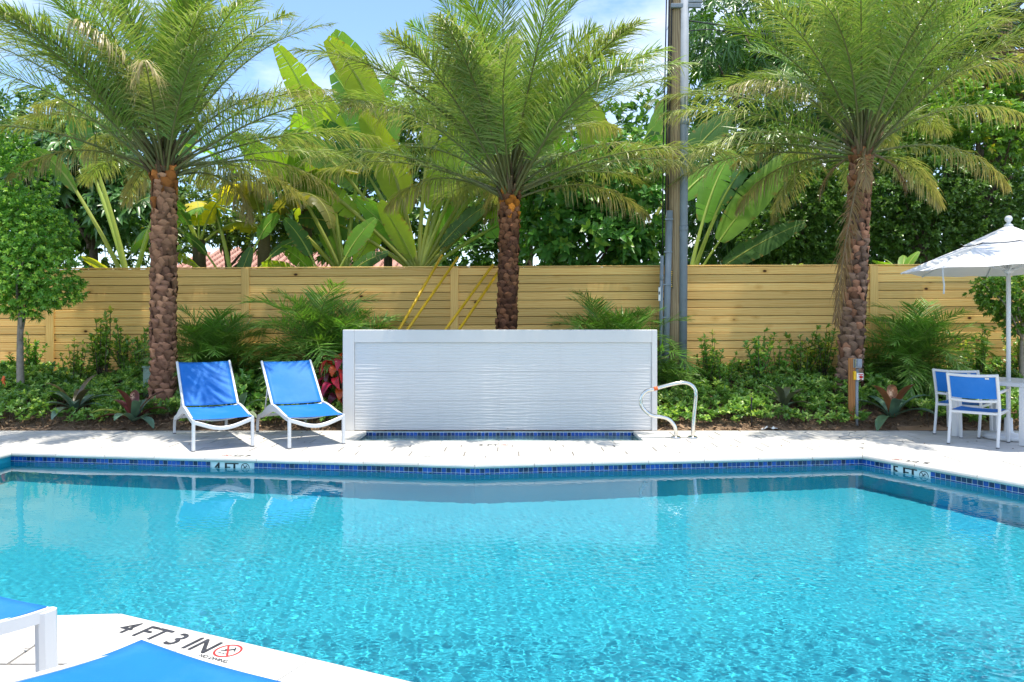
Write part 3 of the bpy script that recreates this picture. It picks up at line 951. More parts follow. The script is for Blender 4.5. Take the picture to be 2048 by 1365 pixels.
def leafy_tree(name, label, cat, base, top, blobs, nros, per, L, W, c1, c2, seed, bark='bark', r0=.09, mat='leaf', group=None, ctip=None, ptip=.15, spread=.95, droop=.2, shell=.75, nlimb=9):
    rng = np.random.default_rng(seed)
    t_ = thing(name, label, cat, base, 0, group)
    mb = MB()
    b0 = Vector(base)
    tg = []
    for i in range(nlimb):
        bl = blobs[i % len(blobs)]
        tg.append(Vector((bl[0] + rng.uniform(-.6, .6) * bl[3], bl[1] + rng.uniform(-.6, .6) * bl[4], bl[2] + rng.uniform(-.5, .6) * bl[5])) - b0)
    branch_tubes(mb, (0, 0, 0), Vector(top) - b0, tg, r0, rng)
    mb.build('trunk', M[bark], t_)
    P, o = blob_points(blobs, nros, rng, shell)
    V, Fa, C = rosettes(P - np.array(base), o, per, L, W, c1, c2, rng, spread, droop, ctip, ptip)
    link('crown', np_mesh('crown', V, Fa, M[mat], C), t_)
    return t_

# ---- feather fronds (date palms)
def frond_mesh(name, elev, L, dry, rng, bend=60, leaf=.36, step=.0195, wid=.0165, green=(.17, .30, .045), tan=(.52, .43, .22), start=.20, rz=.018, curl=0.0, stem_c=(.20, .21, .075), vlift=28):
    n = 22
    pts = [Vector((0, 0, 0))]; hd = R(elev); tans = []
    for i in range(n):
        s_ = (i + .5) / n
        h = hd - R(bend) * s_ ** 1.6
        tans.append(h); pts.append(pts[-1] + Vector((math.cos(h), curl * s_ * .5, math.sin(h))) * (L / n))
    mb = MB()
    cs = [stem_c] * (n + 1)
    mb.tube(pts, rz, 5, (0, 1, 0), [1.25 * (1 - .86 * (i / n) ** .8) for i in range(n + 1)], 0, stem_c)
    Vs, Fs, Cs = [], [], []
    m_ = int(L * (1 - start) / step)
    pa = np.array([tuple(p) for p in pts])
    for i in range(m_):
        s_ = start + (1 - start) * (i + .5) / m_
        f = s_ * n; k = min(int(f), n - 1); p = pa[k] * (1 - (f - k)) + pa[k + 1] * (f - k)
        h = tans[k]; T = np.array([math.cos(h), 0, math.sin(h)]); Nn = np.array([-math.sin(h), 0, math.cos(h)])
        u = (s_ - start) / (1 - start)
        ll0 = leaf * (.35 + .9 * math.sin(math.pi * min(1, .12 + u * .80)) ** .8) * (1 if u < .9 else 1 - (u - .9) * 5)
        for sd in (-1, 1):
            if rng.uniform() < .04: continue
            al = R(62 - 32 * u + rng.normal(0, 7)); be = R(vlift + rng.normal(0, 13))
            D = math.cos(al) * T + math.sin(al) * (math.cos(be) * np.array([0, sd, 0]) + math.sin(be) * Nn)
            ll = ll0 * rng.uniform(.8, 1.12)
            dd = np.clip(dry * (.35 + 1.0 * u) + rng.normal(0, .12), 0, 1)
            hang = np.clip(dd * 1.1, 0, .95) * rng.uniform(.6, 1.1)
            q = p.copy(); w = wid * rng.uniform(.8, 1.1)
            ring = []
            Wd = np.cross(D, Nn + rng.normal(0, .25, 3)); Wd /= np.linalg.norm(Wd)
            for j, (fr, wf) in enumerate(((0, .55), (.4, 1.0), (.75, .7), (1.0, .06))):
                if j:
                    Dj = D * (1 - hang * fr) + np.array([0, 0, -1.]) * (hang * 1.25 * fr + .10 * fr)
                    Dj /= np.linalg.norm(Dj)
                    q = q + Dj * ll * (fr - pf_)
                pf_ = fr
                ring += [q - Wd * w * wf * .5, q + Wd * w * wf * .5]
            b = len(Vs); Vs += ring
            for j in range(3): Fs.append((b + 2 * j, b + 2 * j + 1, b + 2 * j + 3, b + 2 * j + 2))
            g0 = np.array(green) * rng.uniform(.75, 1.25); t0 = np.array(tan) * rng.uniform(.7, 1.2)
            for fr in (0, 0, .4, .4, .75, .75, 1, 1):
                z_ = np.clip(dd * (.55 + .75 * fr) + (.12 if fr > .9 else 0), 0, 1)
                Cs.append(g0 * (1 - z_) + t0 * z_)
    b = len(mb.v)
    mb.v += [tuple(v_) for v_ in Vs]; mb.f += [tuple(i + b for i in f) for f in Fs]; mb.m += [0] * len(Fs); mb.sm += [False] * len(Fs); mb.c += [tuple(c) for c in Cs]
    return mb.mesh(name, M['frond'], True)

# ---- paddle leaves (bananas, traveller's palms)
def paddle_mesh(name, Lp, Lb, W, elev, bend, rng, roll=0.0, tear=.3, hang=.3, green=(.10, .20, .03), rib=(.46, .52, .14), rp=.03, nseg=30, edge=(.30, .22, .05), ebrown=.15, pbend=8, tone=0.15):
    """petiole plus blade with midrib in the XZ plane; roll turns the blade about its midrib"""
    pts = [Vector((0, 0, 0))]; h = R(elev)
    for i in range(8):
        hh = h - R(pbend) * (i + 1) / 8; pts.append(pts[-1] + Vector((math.cos(hh), 0, math.sin(hh))) * Lp / 8)
    tang = []
    h0 = h - R(pbend)
    for i in range(nseg):
        hh = h0 - R(bend) * ((i + .5) / nseg) ** 1.25; tang.append(hh)
        pts.append(pts[-1] + Vector((math.cos(hh), 0, math.sin(hh))) * Lb / nseg)
    mb = MB()
    k = len(pts)
    mb.tube(pts, rp, 6, (0, 1, 0), [1.2 - .45 * i / 8 if i < 8 else .75 * (1 - .85 * (i - 8) / nseg) for i in range(k)], 0, rib)
    cr_, sr_ = math.cos(R(roll)), math.sin(R(roll))
    for sd in (-1, 1):
        drop = 0.0; grp = 0; gc = np.array(green)
        prev = None
        for i in range(nseg):
            u0, u1 = i / nseg, (i + 1) / nseg
            if i == 0 or rng.uniform() < tear:      # a tear: new strip group
                drop = rng.uniform(0, hang); gc = np.array(green) * rng.uniform(1 - tone, 1 + tone); cut = True
            else: cut = False; drop = min(1.2, drop + rng.normal(0, .02))
            h_ = tang[i]
            T = np.array([math.cos(h_), 0, math.sin(h_)]); Nn = np.array([-math.sin(h_), 0, math.cos(h_)])
            S = sd * (cr_ * np.array([0, 1., 0]) + sr_ * Nn)
            Nb = np.cross(T, S) * sd
            if Nb[2] < 0 and abs(roll) < 45: Nb = -Nb
            wf = lambda u: W * .5 * (max(0.0, math.sin(math.pi * (u * .93 + .035))) ** .55) * (1 - .25 * u)
            rows = []
            for u, pi in ((u0, 8 + i), (u1, 9 + i)):
                p = np.array(tuple(pts[pi])); w = wf(u) * (1 + rng.normal(0, .02))
                r_ = []
                for fr in (0, .35, .7, 1.0):
                    d = S * (fr * (1 - .22 * drop * fr)) + T * .20 * fr
                    z_ = Nb * (.12 * fr * (1 - fr)) + np.array([0, 0, -1.]) * (drop * fr * fr * .75)
                    r_.append(p + (d + z_) * w)
                rows.append(r_)
            if cut and i > 0:                        # narrow gap at the tear
                rows[0] = [a_ * (1 - .16 * min(1, f * 2)) + b_ * .16 * min(1, f * 2) for a_, b_, f in zip(rows[0], rows[1], (0, .35, .7, 1))]
            elif prev is not None: rows[0] = prev
            prev = rows[1]
            vs_ = rows[0] + rows[1]
            b = len(mb.v)
            mb.v += [tuple(v_) for v_ in vs_]
            br = rng.uniform() < ebrown
            for _ in (0, 1):
                for fr in (0, .35, .7, 1.0):
                    c = gc * (1.12 if fr == 0 else 1.0) * rng.uniform(.94, 1.06)
                    if br and fr == 1.0: c = np.array(edge)
                    mb.c.append(tuple(c))
            for j in range(3):
                mb.f.append((b + j, b + j + 1, b + 5 + j, b + 4 + j)); mb.m.append(0); mb.sm.append(True)
    return mb.mesh(name, M['paddle'], True)

# ================================================================== DATE PALMS
bar_n = [(-.5, 0), (.5, 0)]
def leaf_base_mesh(w, h, dep, c, jit=0):
    """one old leaf base: a pointed woody boss"""
    mb = MB()
    vs_ = [(0, .004, -h * .5), (-w * .34, .006, -h * .22), (w * .34, .006, -h * .22), (-w * .56, .004, h * .10), (w * .56, .004, h * .10), (-w * .40, dep * .80, h * .20), (w * .40, dep * .86, h * .17), (-.06 * w, dep, h * .30), (-w * .46, -.02, h * .30), (w * .46, -.02, h * .30), (.05 * w, dep * .62, -h * .02)]
    fs = [(0, 1, 10), (0, 10, 2), (1, 3, 10), (2, 10, 4), (3, 5, 10), (4, 10, 6), (5, 7, 10), (6, 10, 7), (3, 8, 5), (4, 6, 9), (5, 8, 7), (7, 9, 6), (7, 8, 9)]
    vs_ = [(x, -y, z) for x, y, z in vs_]
    cols = [tuple(np.array(c) * k) for k in (.5, .55, .55, .5, .5, 1.3, 1.2, 1.5, .8, .8, 1.0)]  # light from above put into the tint: lip lightened, lower edges darkened
    jr = np.random.default_rng(jit); vs_ = [(x + jr.normal(0, w * .05), y - abs(jr.normal(0, dep * .12)), z + jr.normal(0, h * .05)) for x, y, z in vs_]
    mb.v = vs_; mb.f = fs; mb.m = [0] * len(fs); mb.sm = [False] * len(fs); mb.c = cols
    return mb.mesh('leaf_base', M['palmbark'], True)

frng = np.random.default_rng(21)
FR = {}
for e in (86, 74, 62, 50, 38, 26, 14, 2):
    dry = {86: .02, 74: .06, 62: .13, 50: .24, 38: .38, 26: .55, 14: .7, 2: .85}[e]
    for v_ in range(2):
        FR[(e, v_)] = frond_mesh('frond', e, 3.1 + .25 * frng.uniform(-1, 1), min(1, dry * (.6 + .8 * frng.uniform())), frng, leaf=.42, bend=frng.uniform(36, 62) if e > 20 else frng.uniform(46, 66), curl=frng.uniform(-.12, .12))
    FR[(e, 2)] = frond_mesh('frond', e, 2.6, min(1.0, dry + .45), frng, leaf=.40, bend=68, tan=(.50, .40, .20))
DEAD = frond_mesh('frond', -71, 2.75, 1.0, frng, bend=15, tan=(.30, .17, .085), green=(.22, .14, .07), stem_c=(.27, .18, .10), leaf=.30, vlift=5)
STUB = frond_mesh('frond', -30, .75, 1.0, frng, bend=60, tan=(.34, .20, .09), green=(.3, .2, .09), stem_c=(.30, .20, .10), leaf=.26)

def date_palm(label, base, top, r_bot, r_top, seed, c_low, c_high, orange, nfr, dryness, scale=1.0, emin=2):
    rng = np.random.default_rng(seed)
    base, top = Vector(base), Vector(top)
    pm = thing('date_palm', label, 'palm tree', base, 0, 'date palms in the planting bed')
    rel = top - base; H = rel.length
    tr = MB()
    pts = [Vector((rel.x * t_ + .03 * math.sin(t_ * 3.1) * rel.x, rel.y * t_, rel.z * t_)) for t_ in np.linspace(0, 1, 14)]
    def rad(t_): return r_bot + (r_top - r_bot) * t_ + .05 * max(0, 1 - t_ * 9)
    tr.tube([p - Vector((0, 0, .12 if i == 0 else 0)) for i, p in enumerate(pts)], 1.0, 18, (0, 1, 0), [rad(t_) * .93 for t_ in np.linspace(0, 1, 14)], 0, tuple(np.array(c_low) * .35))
    trunk = tr.build('trunk', M['palmbark'], pm, tint=True)
    rows = 36; per = 8
    hh = H / rows
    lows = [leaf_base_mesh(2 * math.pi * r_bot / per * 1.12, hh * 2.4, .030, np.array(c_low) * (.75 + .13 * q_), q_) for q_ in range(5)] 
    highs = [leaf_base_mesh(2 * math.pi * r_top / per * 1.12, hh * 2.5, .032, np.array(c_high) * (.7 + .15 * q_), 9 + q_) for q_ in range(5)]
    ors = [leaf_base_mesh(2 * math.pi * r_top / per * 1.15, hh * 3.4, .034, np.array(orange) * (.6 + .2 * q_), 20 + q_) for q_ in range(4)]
    for r_ in range(rows):
        t_ = (r_ + .5) / rows
        p = pts[0].lerp(pts[-1], t_); p.x = rel.x * t_ + .03 * math.sin(t_ * 3.1) * rel.x
        for k in range(per):
            a_ = 2 * math.pi * (k + (r_ % 2) * .5 + rng.normal(0, .11)) / per + .11 * r_ * .3
            rr = rad(t_) * .93
            q_ = int(rng.integers(0, 4))
            if t_ > .9: me = ors[q_] if rng.uniform() < (t_ - .82) * 4.2 else highs[q_]
            elif t_ > .78: me = ors[q_] if rng.uniform() < .12 else highs[q_]
            else: me = lows[q_] if rng.uniform() > t_ else highs[q_]
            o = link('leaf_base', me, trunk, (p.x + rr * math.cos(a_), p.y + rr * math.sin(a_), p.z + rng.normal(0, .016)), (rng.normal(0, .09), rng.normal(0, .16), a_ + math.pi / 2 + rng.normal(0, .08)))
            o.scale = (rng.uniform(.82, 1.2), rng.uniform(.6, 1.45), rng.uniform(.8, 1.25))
    # fibrous crown heart and cut petiole stubs
    cr_ = MB()
    cr_.tube([rel + Vector((0, 0, -.1)), rel + Vector((0, 0, .12)), rel + Vector((0, 0, .32))], r_top, 14, (0, 1, 0), [.95, .85, .35], 0, (.10, .065, .035))
    for k in range(26):
        a_ = k * 2.399; e_ = R(rng.uniform(52, 86)); q = rel + Vector((math.cos(a_) * r_top * .85, math.sin(a_) * r_top * .85, rng.uniform(-.16, .12)))
        d = Vector((math.cos(a_) * math.cos(e_), math.sin(a_) * math.cos(e_), math.sin(e_)))
        ln = rng.uniform(.2, .42)
        cr_.tube([q, q + d * ln * .6, q + d * ln], .026, 5, (.3, .2, .1), [1.5, .9, .55], 0, tuple(np.array((.26, .20, .11)) * rng.uniform(.6, 1.25)))
    cr_.build('crown_heart', M['palmbark'], pm, tint=True)
    keys = (86, 74, 62, 50, 38, 26, 14, 2)
    for i in range(nfr):
        u = (i + .5) / nfr
        e = keys[min(7, int(u ** 1.1 * 8 * .97))]
        v_ = 2 if rng.uniform() < dryness * (.4 + u) else int(rng.integers(0, 2))
        a_ = i * 2.39996 + rng.normal(0, .16) + seed
        if math.sin(a_) < -.35:                     # fronds leaning over the pool stay higher
            e = max(e, 50)
            if v_ == 2 and rng.uniform() < .6: v_ = 0
        e = max(e, emin)
        h_ = .30 - .42 * u
        q = rel + Vector((math.cos(a_) * r_top * (.25 + .5 * u), math.sin(a_) * r_top * (.25 + .5 * u), h_))
        s_ = scale * rng.uniform(.88, 1.08) * (.95 if e > 70 else 1)
        link('frond', FR[(e, v_)], pm, q, (rng.normal(0, .12), rng.normal(0, .05), a_), (s_, s_, s_))
    return pm, rel

p1b = at(326, 808, 10.75); p1b.z = bz(p1b.x, p1b.y) - .02
p1t = at(328, 338, 10.75)
palm1, rel1 = date_palm('stout date palm behind the blue loungers, leftmost of the three palms', p1b, p1t, .168, .160, 3, (.37, .19, .12), (.46, .24, .14), (.52, .19, .05), 60, .42, 1.0, 26)
p2b = Vector((at(1010, 660, 11.3).x, 11.3, 0)); p2b.z = bz(p2b.x, p2b.y) - .02
p2t = at(1020, 384, 11.3)
palm2, rel2 = date_palm('middle date palm with dark red-brown trunk rising behind the white wall', p2b, p2t, .150, .140, 8, (.19, .085, .05), (.30, .13, .065), (.72, .25, .035), 60, .26, 1.06, 26)
p3b = at(1697, 790, 11.15); p3b.z = bz(p3b.x, p3b.y) - .02
p3t = at(1723, 304, 11.15)
palm3, rel3 = date_palm('rightmost date palm with a dead brown frond hanging down its trunk', p3b, p3t, .168, .140, 14, (.33, .21, .15), (.46, .23, .14), (.50, .22, .10), 56, .26, 1.02, 14)
link('dead_frond', DEAD, palm3, rel3 + Vector((-.04, -.20, .0)), (0, 0, R(207)))
for a_ in (150, 250, 330): link('dead_frond', STUB, palm3, rel3 + Vector((math.cos(R(a_)) * .15, math.sin(R(a_)) * .15, -.05)), (0, 0, R(a_)))

# ================================================================== SMALL FEATHER PALMS IN THE BED
SF = []
for e in (82, 62, 42, 24, 6):
    for v_ in range(2):
        SF.append((e, frond_mesh('frond', e, .98, .0 if e > 10 else .12, frng, bend=78, leaf=.23, step=.021, wid=.0135, green=(.14, .29, .045), tan=(.25, .22, .1), start=.16, rz=.007, stem_c=(.16, .22, .07), vlift=15)))
def small_palm(label, px, py, y, n, s_, seed, stems=3):
    rng = np.random.default_rng(seed)
    b = at(px, py, y); b.z = bz(b.x, b.y) - .01
    t_ = thing('pygmy_palm', label, 'palm', b, 0, 'low feathery palms along the fence')
    for k in range(stems):
        o = Vector((rng.uniform(-.28, .28), rng.uniform(-.15, .15), 0)) * s_
        hgt = rng.uniform(.18, .48) * s_
        mb = MB(); mb.tube([o, o + Vector((rng.normal(0, .02), 0, hgt * .5)), o + Vector((0, 0, hgt))], .045 * s_, 8, (0, 1, 0), None, 0, (.12, .08, .05))
        mb.build('stem', M['bark'], t_)
        for i in range(n // stems):
            u = (i + .5) / (n // stems)
            e, me = SF[min(9, int(u * 10))]
            a_ = i * 2.4 + seed + k
            q = s_ * rng.uniform(.85, 1.15)
            link('frond', me, t_, o + Vector((0, 0, hgt)), (rng.normal(0, .12), rng.normal(0, .08), a_), (q, q, q))
small_palm('rounded dark green feather palm between left palm trunk and second lounger', 430, 720, 11.5, 84, 1.12, 1)
small_palm('tall feather palm just left of the white wall above the red plant', 652, 715, 11.6, 84, 1.30, 2)
small_palm('wispy feather palm poking above the right end of the white wall', 1235, 690, 11.75, 44, 1.28, 3, 2)
small_palm('full bright green feather palm right of the rightmost date palm', 1805, 725, 11.5, 76, 1.08, 4)
small_palm('small feather palm tuft between wall end and utility pole', 1322, 745, 11.2, 18, .6, 5, 1)

# ================================================================== BEYOND THE FENCE: paddle-leaved plants
prng = np.random.default_rng(33)
def paddle_plant(name, label, cat, base, leaves, stem=None, group=None, stem_c=(.22, .22, .09)):
    """leaves: (azimuth, elev, Lp, Lb, W, bend, roll, tear, hang, colour)"""
    t_ = thing(name, label, cat, base, 0, group)
    if stem:
        mb = MB(); h_, r_ = stem
        mb.tube([(0, 0, 0), (.02, 0, h_ * .35), (0, .02, h_ * .7), (0, 0, h_)], r_, 12, (0, 1, 0), [1.25, 1.05, .9, .7], 0, stem_c)
        mb.build('stem', M['palmbark'], t_, tint=True)
    for (a_, e, Lp, Lb, W, bend, roll, tear, hang, c) in leaves:
        me = paddle_mesh('leaf', Lp, Lb, W, e, bend, prng, roll, tear, hang, c, rp=.042 if Lp > 1.2 else .024)
        link('leaf', me, t_, (0, 0, (stem[0] - .12) if stem else 0), (0, 0, R(a_)))
    return t_
GY, GM, GD = (.33, .46, .04), (.17, .34, .04), (.07, .17, .035)
YL = (.60, .52, .03)
# traveller's palm, the big fan
y_ = 14.1
b = at(838, 560, y_); b.z = .55
h0 = at(838, 540, y_).z - .55
lv = []
for i, (ang, Lp, Lb, W, c, tear, hang) in enumerate([
        (38, 1.5, 1.5, .62, GM, .25, .5), (47, 1.7, 1.7, .66, GY, .2, .35), (56, 2.0, 1.8, .70, GM, .22, .3), (64, 2.3, 2.1, .80, GY, .08, .10), (71, 2.1, 2.1, .80, GM, .14, .15),
        (78, 2.6, 2.1, .80, GY, .10, .12), (84, 1.3, 2.1, .82, GY, .04, .06), (90, 2.5, 2.1, .80, GY, .12, .12), (97, 1.2, 2.1, .82, GY, .05, .08), (104, 2.4, 2.0, .80, GM, .2, .25), (100, 2.9, 2.0, .78, GY, .15, .15),
        (112, 1.9, 1.8, .68, GD, .3, .4), (121, 2.1, 1.7, .68, GM, .25, .4), (131, 1.7, 1.6, .62, GY, .3, .45), (141, 1.4, 1.4, .6, GD, .3, .5)]):
    az, el = (0, ang) if ang <= 90 else (180, 180 - ang)
    lv.append((az + prng.uniform(-14, 14), el, Lp, Lb, W, prng.uniform(10, 34), 80 + prng.uniform(-25, 25), tear, hang, c))
lv += [(172, 66, 3.0, 1.9, .72, 24, 60, .25, .3, GY), (8, 60, 2.9, 1.8, .7, 30, 62, .3, .35, GM), (186, 48, 2.3, 1.8, .66, 40, 50, .35, .5, GM), (352, 46, 2.2, 1.7, .66, 44, 50, .35, .5, GD), (178, 80, 3.1, 2.0, .74, 20, 70, .2, .25, GM), (4, 76, 3.2, 1.9, .72, 18, 72, .2, .2, GY), (205, 72, .35, 1.25, .48, 12, 70, .05, .05, GY), (30, 70, .5, 1.3, .45, 14, 75, .05, .05, GM), (188, 62, .7, 1.2, .42, 18, 75, .1, .1, GM), (340, 55, .7, 1.3, .45, 22, 70, .15, .2, GD)]
paddle_plant('travellers_palm', "fan-shaped traveller's palm with long pale leaf stalks between the left and middle date palms", 'palm', b, lv, (h0, .22))
# second clump to its left: broad bright blades
b = at(690, 560, 14.3); b.z = .55
paddle_plant('travellers_palm', "traveller's palm with broad bright blades just left of the big fan", 'palm', b,
    [(170, 80, 1.5, 1.7, .66, 22, 75, .12, .12, GY), (20, 82, 1.9, 1.8, .68, 14, 80, .1, .1, GM), (190, 68, 1.7, 1.9, .66, 38, 60, .3, .5, GM), (160, 74, .3, 1.5, .5, 10, 78, .06, .05, GM), (15, 66, .4, 1.4, .48, 12, 70, .06, .05, GY), (178, 52, 1.6, 1.8, .62, 55, 30, .45, .8, GD), (350, 86, 2.6, 1.9, .7, 30, 55, .3, .5, GM), (200, 84, 2.9, 1.8, .66, 26, 62, .25, .35, GY)],
    (1.9, .13))
# right of the middle palm
b = at(1255, 560, 15.2); b.z = .55
paddle_plant('travellers_palm', "traveller's palm with upright pale blades behind the large-leaved shrub", 'palm', b,
    [(175, 84, 2.2, 2.0, .78, 18, 78, .06, .08, GY), (10, 82, 2.4, 2.0, .8, 16, 80, .1, .1, GM), (185, 70, 2.2, 1.9, .7, 30, 70, .2, .3, GM), (5, 68, 2.3, 1.9, .74, 24, 76, .15, .2, GD), (20, 58, 2.1, 1.7, .66, 36, 66, .25, .4, GM), (350, 88, 1.3, 1.8, .7, 8, 80, .05, .05, GD), (180, 56, 1.9, 1.7, .62, 40, 60, .3, .5, GD)],
    (2.0, .16))
b = at(1372, 560, 13.7); b.z = .55
paddle_plant('banana_plant', 'big torn paddle leaves leaning out just right of the utility pole', 'plant', b,
    [(350, 64, 1.2, 2.2, .74, 14, 68, .10, .10, (.20, .33, .05)), (345, 44, .8, 1.7, .56, 16, 64, .3, .3, GD), (30, 78, 1.5, 1.7, .7, 20, 60, .3, .4, GM), (330, 74, 1.6, 1.6, .6, 30, 40, .4, .6, GD)], (1.55, .12))
# bananas on the left
def banana(label, px, y, ztop_px, seed, n, cset, Lb=1.9):
    rng = np.random.default_rng(seed)
    b = at(px, 560, y); b.z = .55
    h_ = at(px, ztop_px, y).z - .55
    lv = []
    for i in range(n):
        u = (i + .5) / n
        lv.append((i * 137.5 + seed * 40, 82 - 42 * u + rng.normal(0, 4), .45, Lb * rng.uniform(.85, 1.1), .58 * rng.uniform(.9, 1.15), 60 + 62 * u, rng.uniform(-20, 20), .42, .55 + .5 * u, cset[int(rng.integers(0, len(cset)))]))
    return paddle_plant('banana_plant', label, 'banana plant', b, lv, (h_, .15), 'banana plants beyond the fence', (.16, .13, .07))
banana('banana plant with arching ragged leaves over the red roof, thick stem showing', 528, 14.0, 452, 2, 8, [GD, GM, (.16, .17, .04)], 2.0)
banana('yellowing banana plant right beside the left date palm trunk', 398, 13.7, 480, 5, 6, [YL, (.34, .34, .04), GD], 1.35)
banana('ragged banana plant between the red roof and the bright broad blades', 612, 14.9, 420, 7, 7, [GM, GD, GY], 1.8)
b = at(262, 560, 13.6); b.z = .55
paddle_plant('bird_of_paradise_plant', 'tall leaning stalks with one big yellow-green leaf left of the left palm trunk', 'plant', b,
    [(175, 50, .25, .95, .42, 22, 40, .12, .1, (.40, .42, .04)), (165, 74, 2.3, 1.3, .5, 20, 70, .2, .3, GM), (190, 80, 2.5, 1.2, .5, 16, 70, .2, .3, GD), (10, 78, 2.2, 1.3, .5, 20, 60, .2, .3, GD), (350, 55, .5, .9, .36, 30, 50, .2, .2, GY), (178, 66, 2.2, 1.2, .46, 30, 60, .3, .4, GD)], (1.6, .14))
b = at(470, 560, 13.4); b.z = .55
paddle_plant('bird_of_paradise_plant', 'clump of thin curved stalks and small blades in front of the red roof', 'plant', b,
    [(170, 60, 1.0, .6, .3, 30, 60, .1, .1, GD), (150, 78, 1.3, .7, .34, 20, 70, .1, .1, GD), (20, 74, 1.2, .6, .32, 26, 70, .1, .1, GM), (10, 56, 1.0, .6, .3, 34, 50, .1, .1, GD), (5, 82, .3, .7, .3, 6, 80, .02, .02, GD), (185, 46, .9, .6, .3, 40, 40, .2, .2, GY)], (1.5, .10))
b = at(655, 560, 13.3); b.z = .55
paddle_plant('bird_of_paradise_plant', 'low fan of split green blades behind the fence under the broad leaves', 'plant', b,
    [(165, 60, .4, .95, .5, 30, 60, .3, .3, GM), (190, 72, .8, .8, .4, 20, 70, .2, .2, GD), (10, 70, .8, .9, .42, 20, 70, .2, .2, GM), (175, 42, .5, .9, .46, 36, 50, .3, .3, GY), (355, 50, .5, .9, .4, 30, 60, .3, .3, GD)], (1.55, .10))

# ================================================================== BEYOND THE FENCE: trees
def W_(px, py, y): return at(px, py, y)
def blobs_px(y, lst):
    """(px, py, rx_px, rz_px, ry_m, dy) -> ellipsoids"""
    out = []
    for px, py, rx, rz, ry, dy in lst:
        p = at(px, py, y + dy); k = (y + dy) / F_PX
        out.append((p.x, p.y, p.z, rx * k, ry, rz * k))
    return out
def base_of(px, y, z=.55): p = at(px, 600, y); return (p.x, y, z)
# dark umbrella-leaf tree on the left
leafy_tree('umbrella_tree', 'dark broadleaf tree with drooping whorled leaves left of the left palm', 'tree', base_of(170, 15.4), at(180, 380, 15.4),
    blobs_px(15.4, [(120, 330, 85, 60, .8, 0), (215, 350, 85, 62, .8, .2), (60, 300, 70, 60, .8, .3), (250, 420, 70, 60, .7, 0), (140, 430, 70, 50, .7, .4), (180, 270, 80, 45, .7, .4)]), 620, 9, .30, .115, (.04, .11, .03), (.13, .27, .06), 41, mat='bigleaf', r0=.10, spread=1.35, droop=.4)
leafy_tree('background_tree', 'lighter green leafy tree low behind the fence at the far left', 'tree', base_of(40, 16.5), at(40, 430, 16.5),
    blobs_px(16.5, [(-20, 420, 90, 90, .9, 0), (90, 470, 90, 70, .9, 0), (190, 480, 90, 60, .8, .3), (20, 300, 80, 60, .8, .5), (300, 470, 80, 70, .8, .8)]), 900, 8, .16, .06, (.07, .17, .03), (.18, .33, .05), 42, r0=.10)
leafy_tree('background_tree', 'small pale green tree seen beyond the banana leaves over the red roof', 'tree', base_of(455, 19), at(455, 440, 19),
    blobs_px(19, [(440, 420, 60, 70, .8, 0), (520, 460, 60, 40, .8, 0), (600, 470, 60, 40, .8, 0), (380, 440, 50, 60, .8, 0)]), 600, 8, .2, .07, (.09, .17, .03), (.2, .27, .05), 43, r0=.09, shell=.6)
leafy_tree('background_tree', "mid-green leafy tree filling in behind the fan-shaped traveller's palm", 'tree', base_of(780, 19), at(780, 400, 19),
    blobs_px(19, [(640, 330, 100, 100, 1, 0), (760, 270, 110, 100, 1, 0), (880, 260, 100, 100, 1, 0), (700, 430, 120, 90, 1, 0), (850, 420, 120, 90, 1, 0), (970, 320, 90, 110, 1, 0), (570, 420, 60, 60, .9, 0), (940, 210, 70, 60, .9, 0)]), 1700, 8, .24, .09, (.07, .17, .03), (.20, .36, .05), 61, r0=.14, mat='bigleaf', spread=1.2, droop=.3)
leafy_tree('background_tree', 'tall dark tree behind the fronds of the left palm', 'tree', base_of(90, 19.5), at(90, 330, 19.5),
    blobs_px(19.5, [(40, 260, 110, 80, 1, 0), (170, 240, 110, 80, 1, 0), (280, 320, 90, 80, 1, 0), (-30, 360, 110, 100, 1, 0), (330, 420, 90, 80, 1, 0), (130, 360, 120, 90, 1, 0)]), 1400, 8, .24, .09, (.04, .11, .03), (.13, .26, .05), 62, r0=.14, mat='bigleaf', spread=1.2, droop=.3)
leafy_tree('background_tree', 'tallest dark tree closing off the sky above the rightmost palm', 'tree', base_of(1850, 22), at(1850, 250, 22),
    blobs_px(22, [(1600, 60, 120, 100, 1.2, 0), (1760, 90, 130, 100, 1.2, 0), (1900, 60, 130, 110, 1.2, 0), (2040, 120, 130, 130, 1.2, 0), (1500, 200, 110, 110, 1.2, 0), (1420, 60, 70, 90, 1.1, 0)]), 1700, 8, .27, .10, (.035, .10, .03), (.12, .25, .05), 63, r0=.2, mat='bigleaf', spread=1.3, droop=.4)
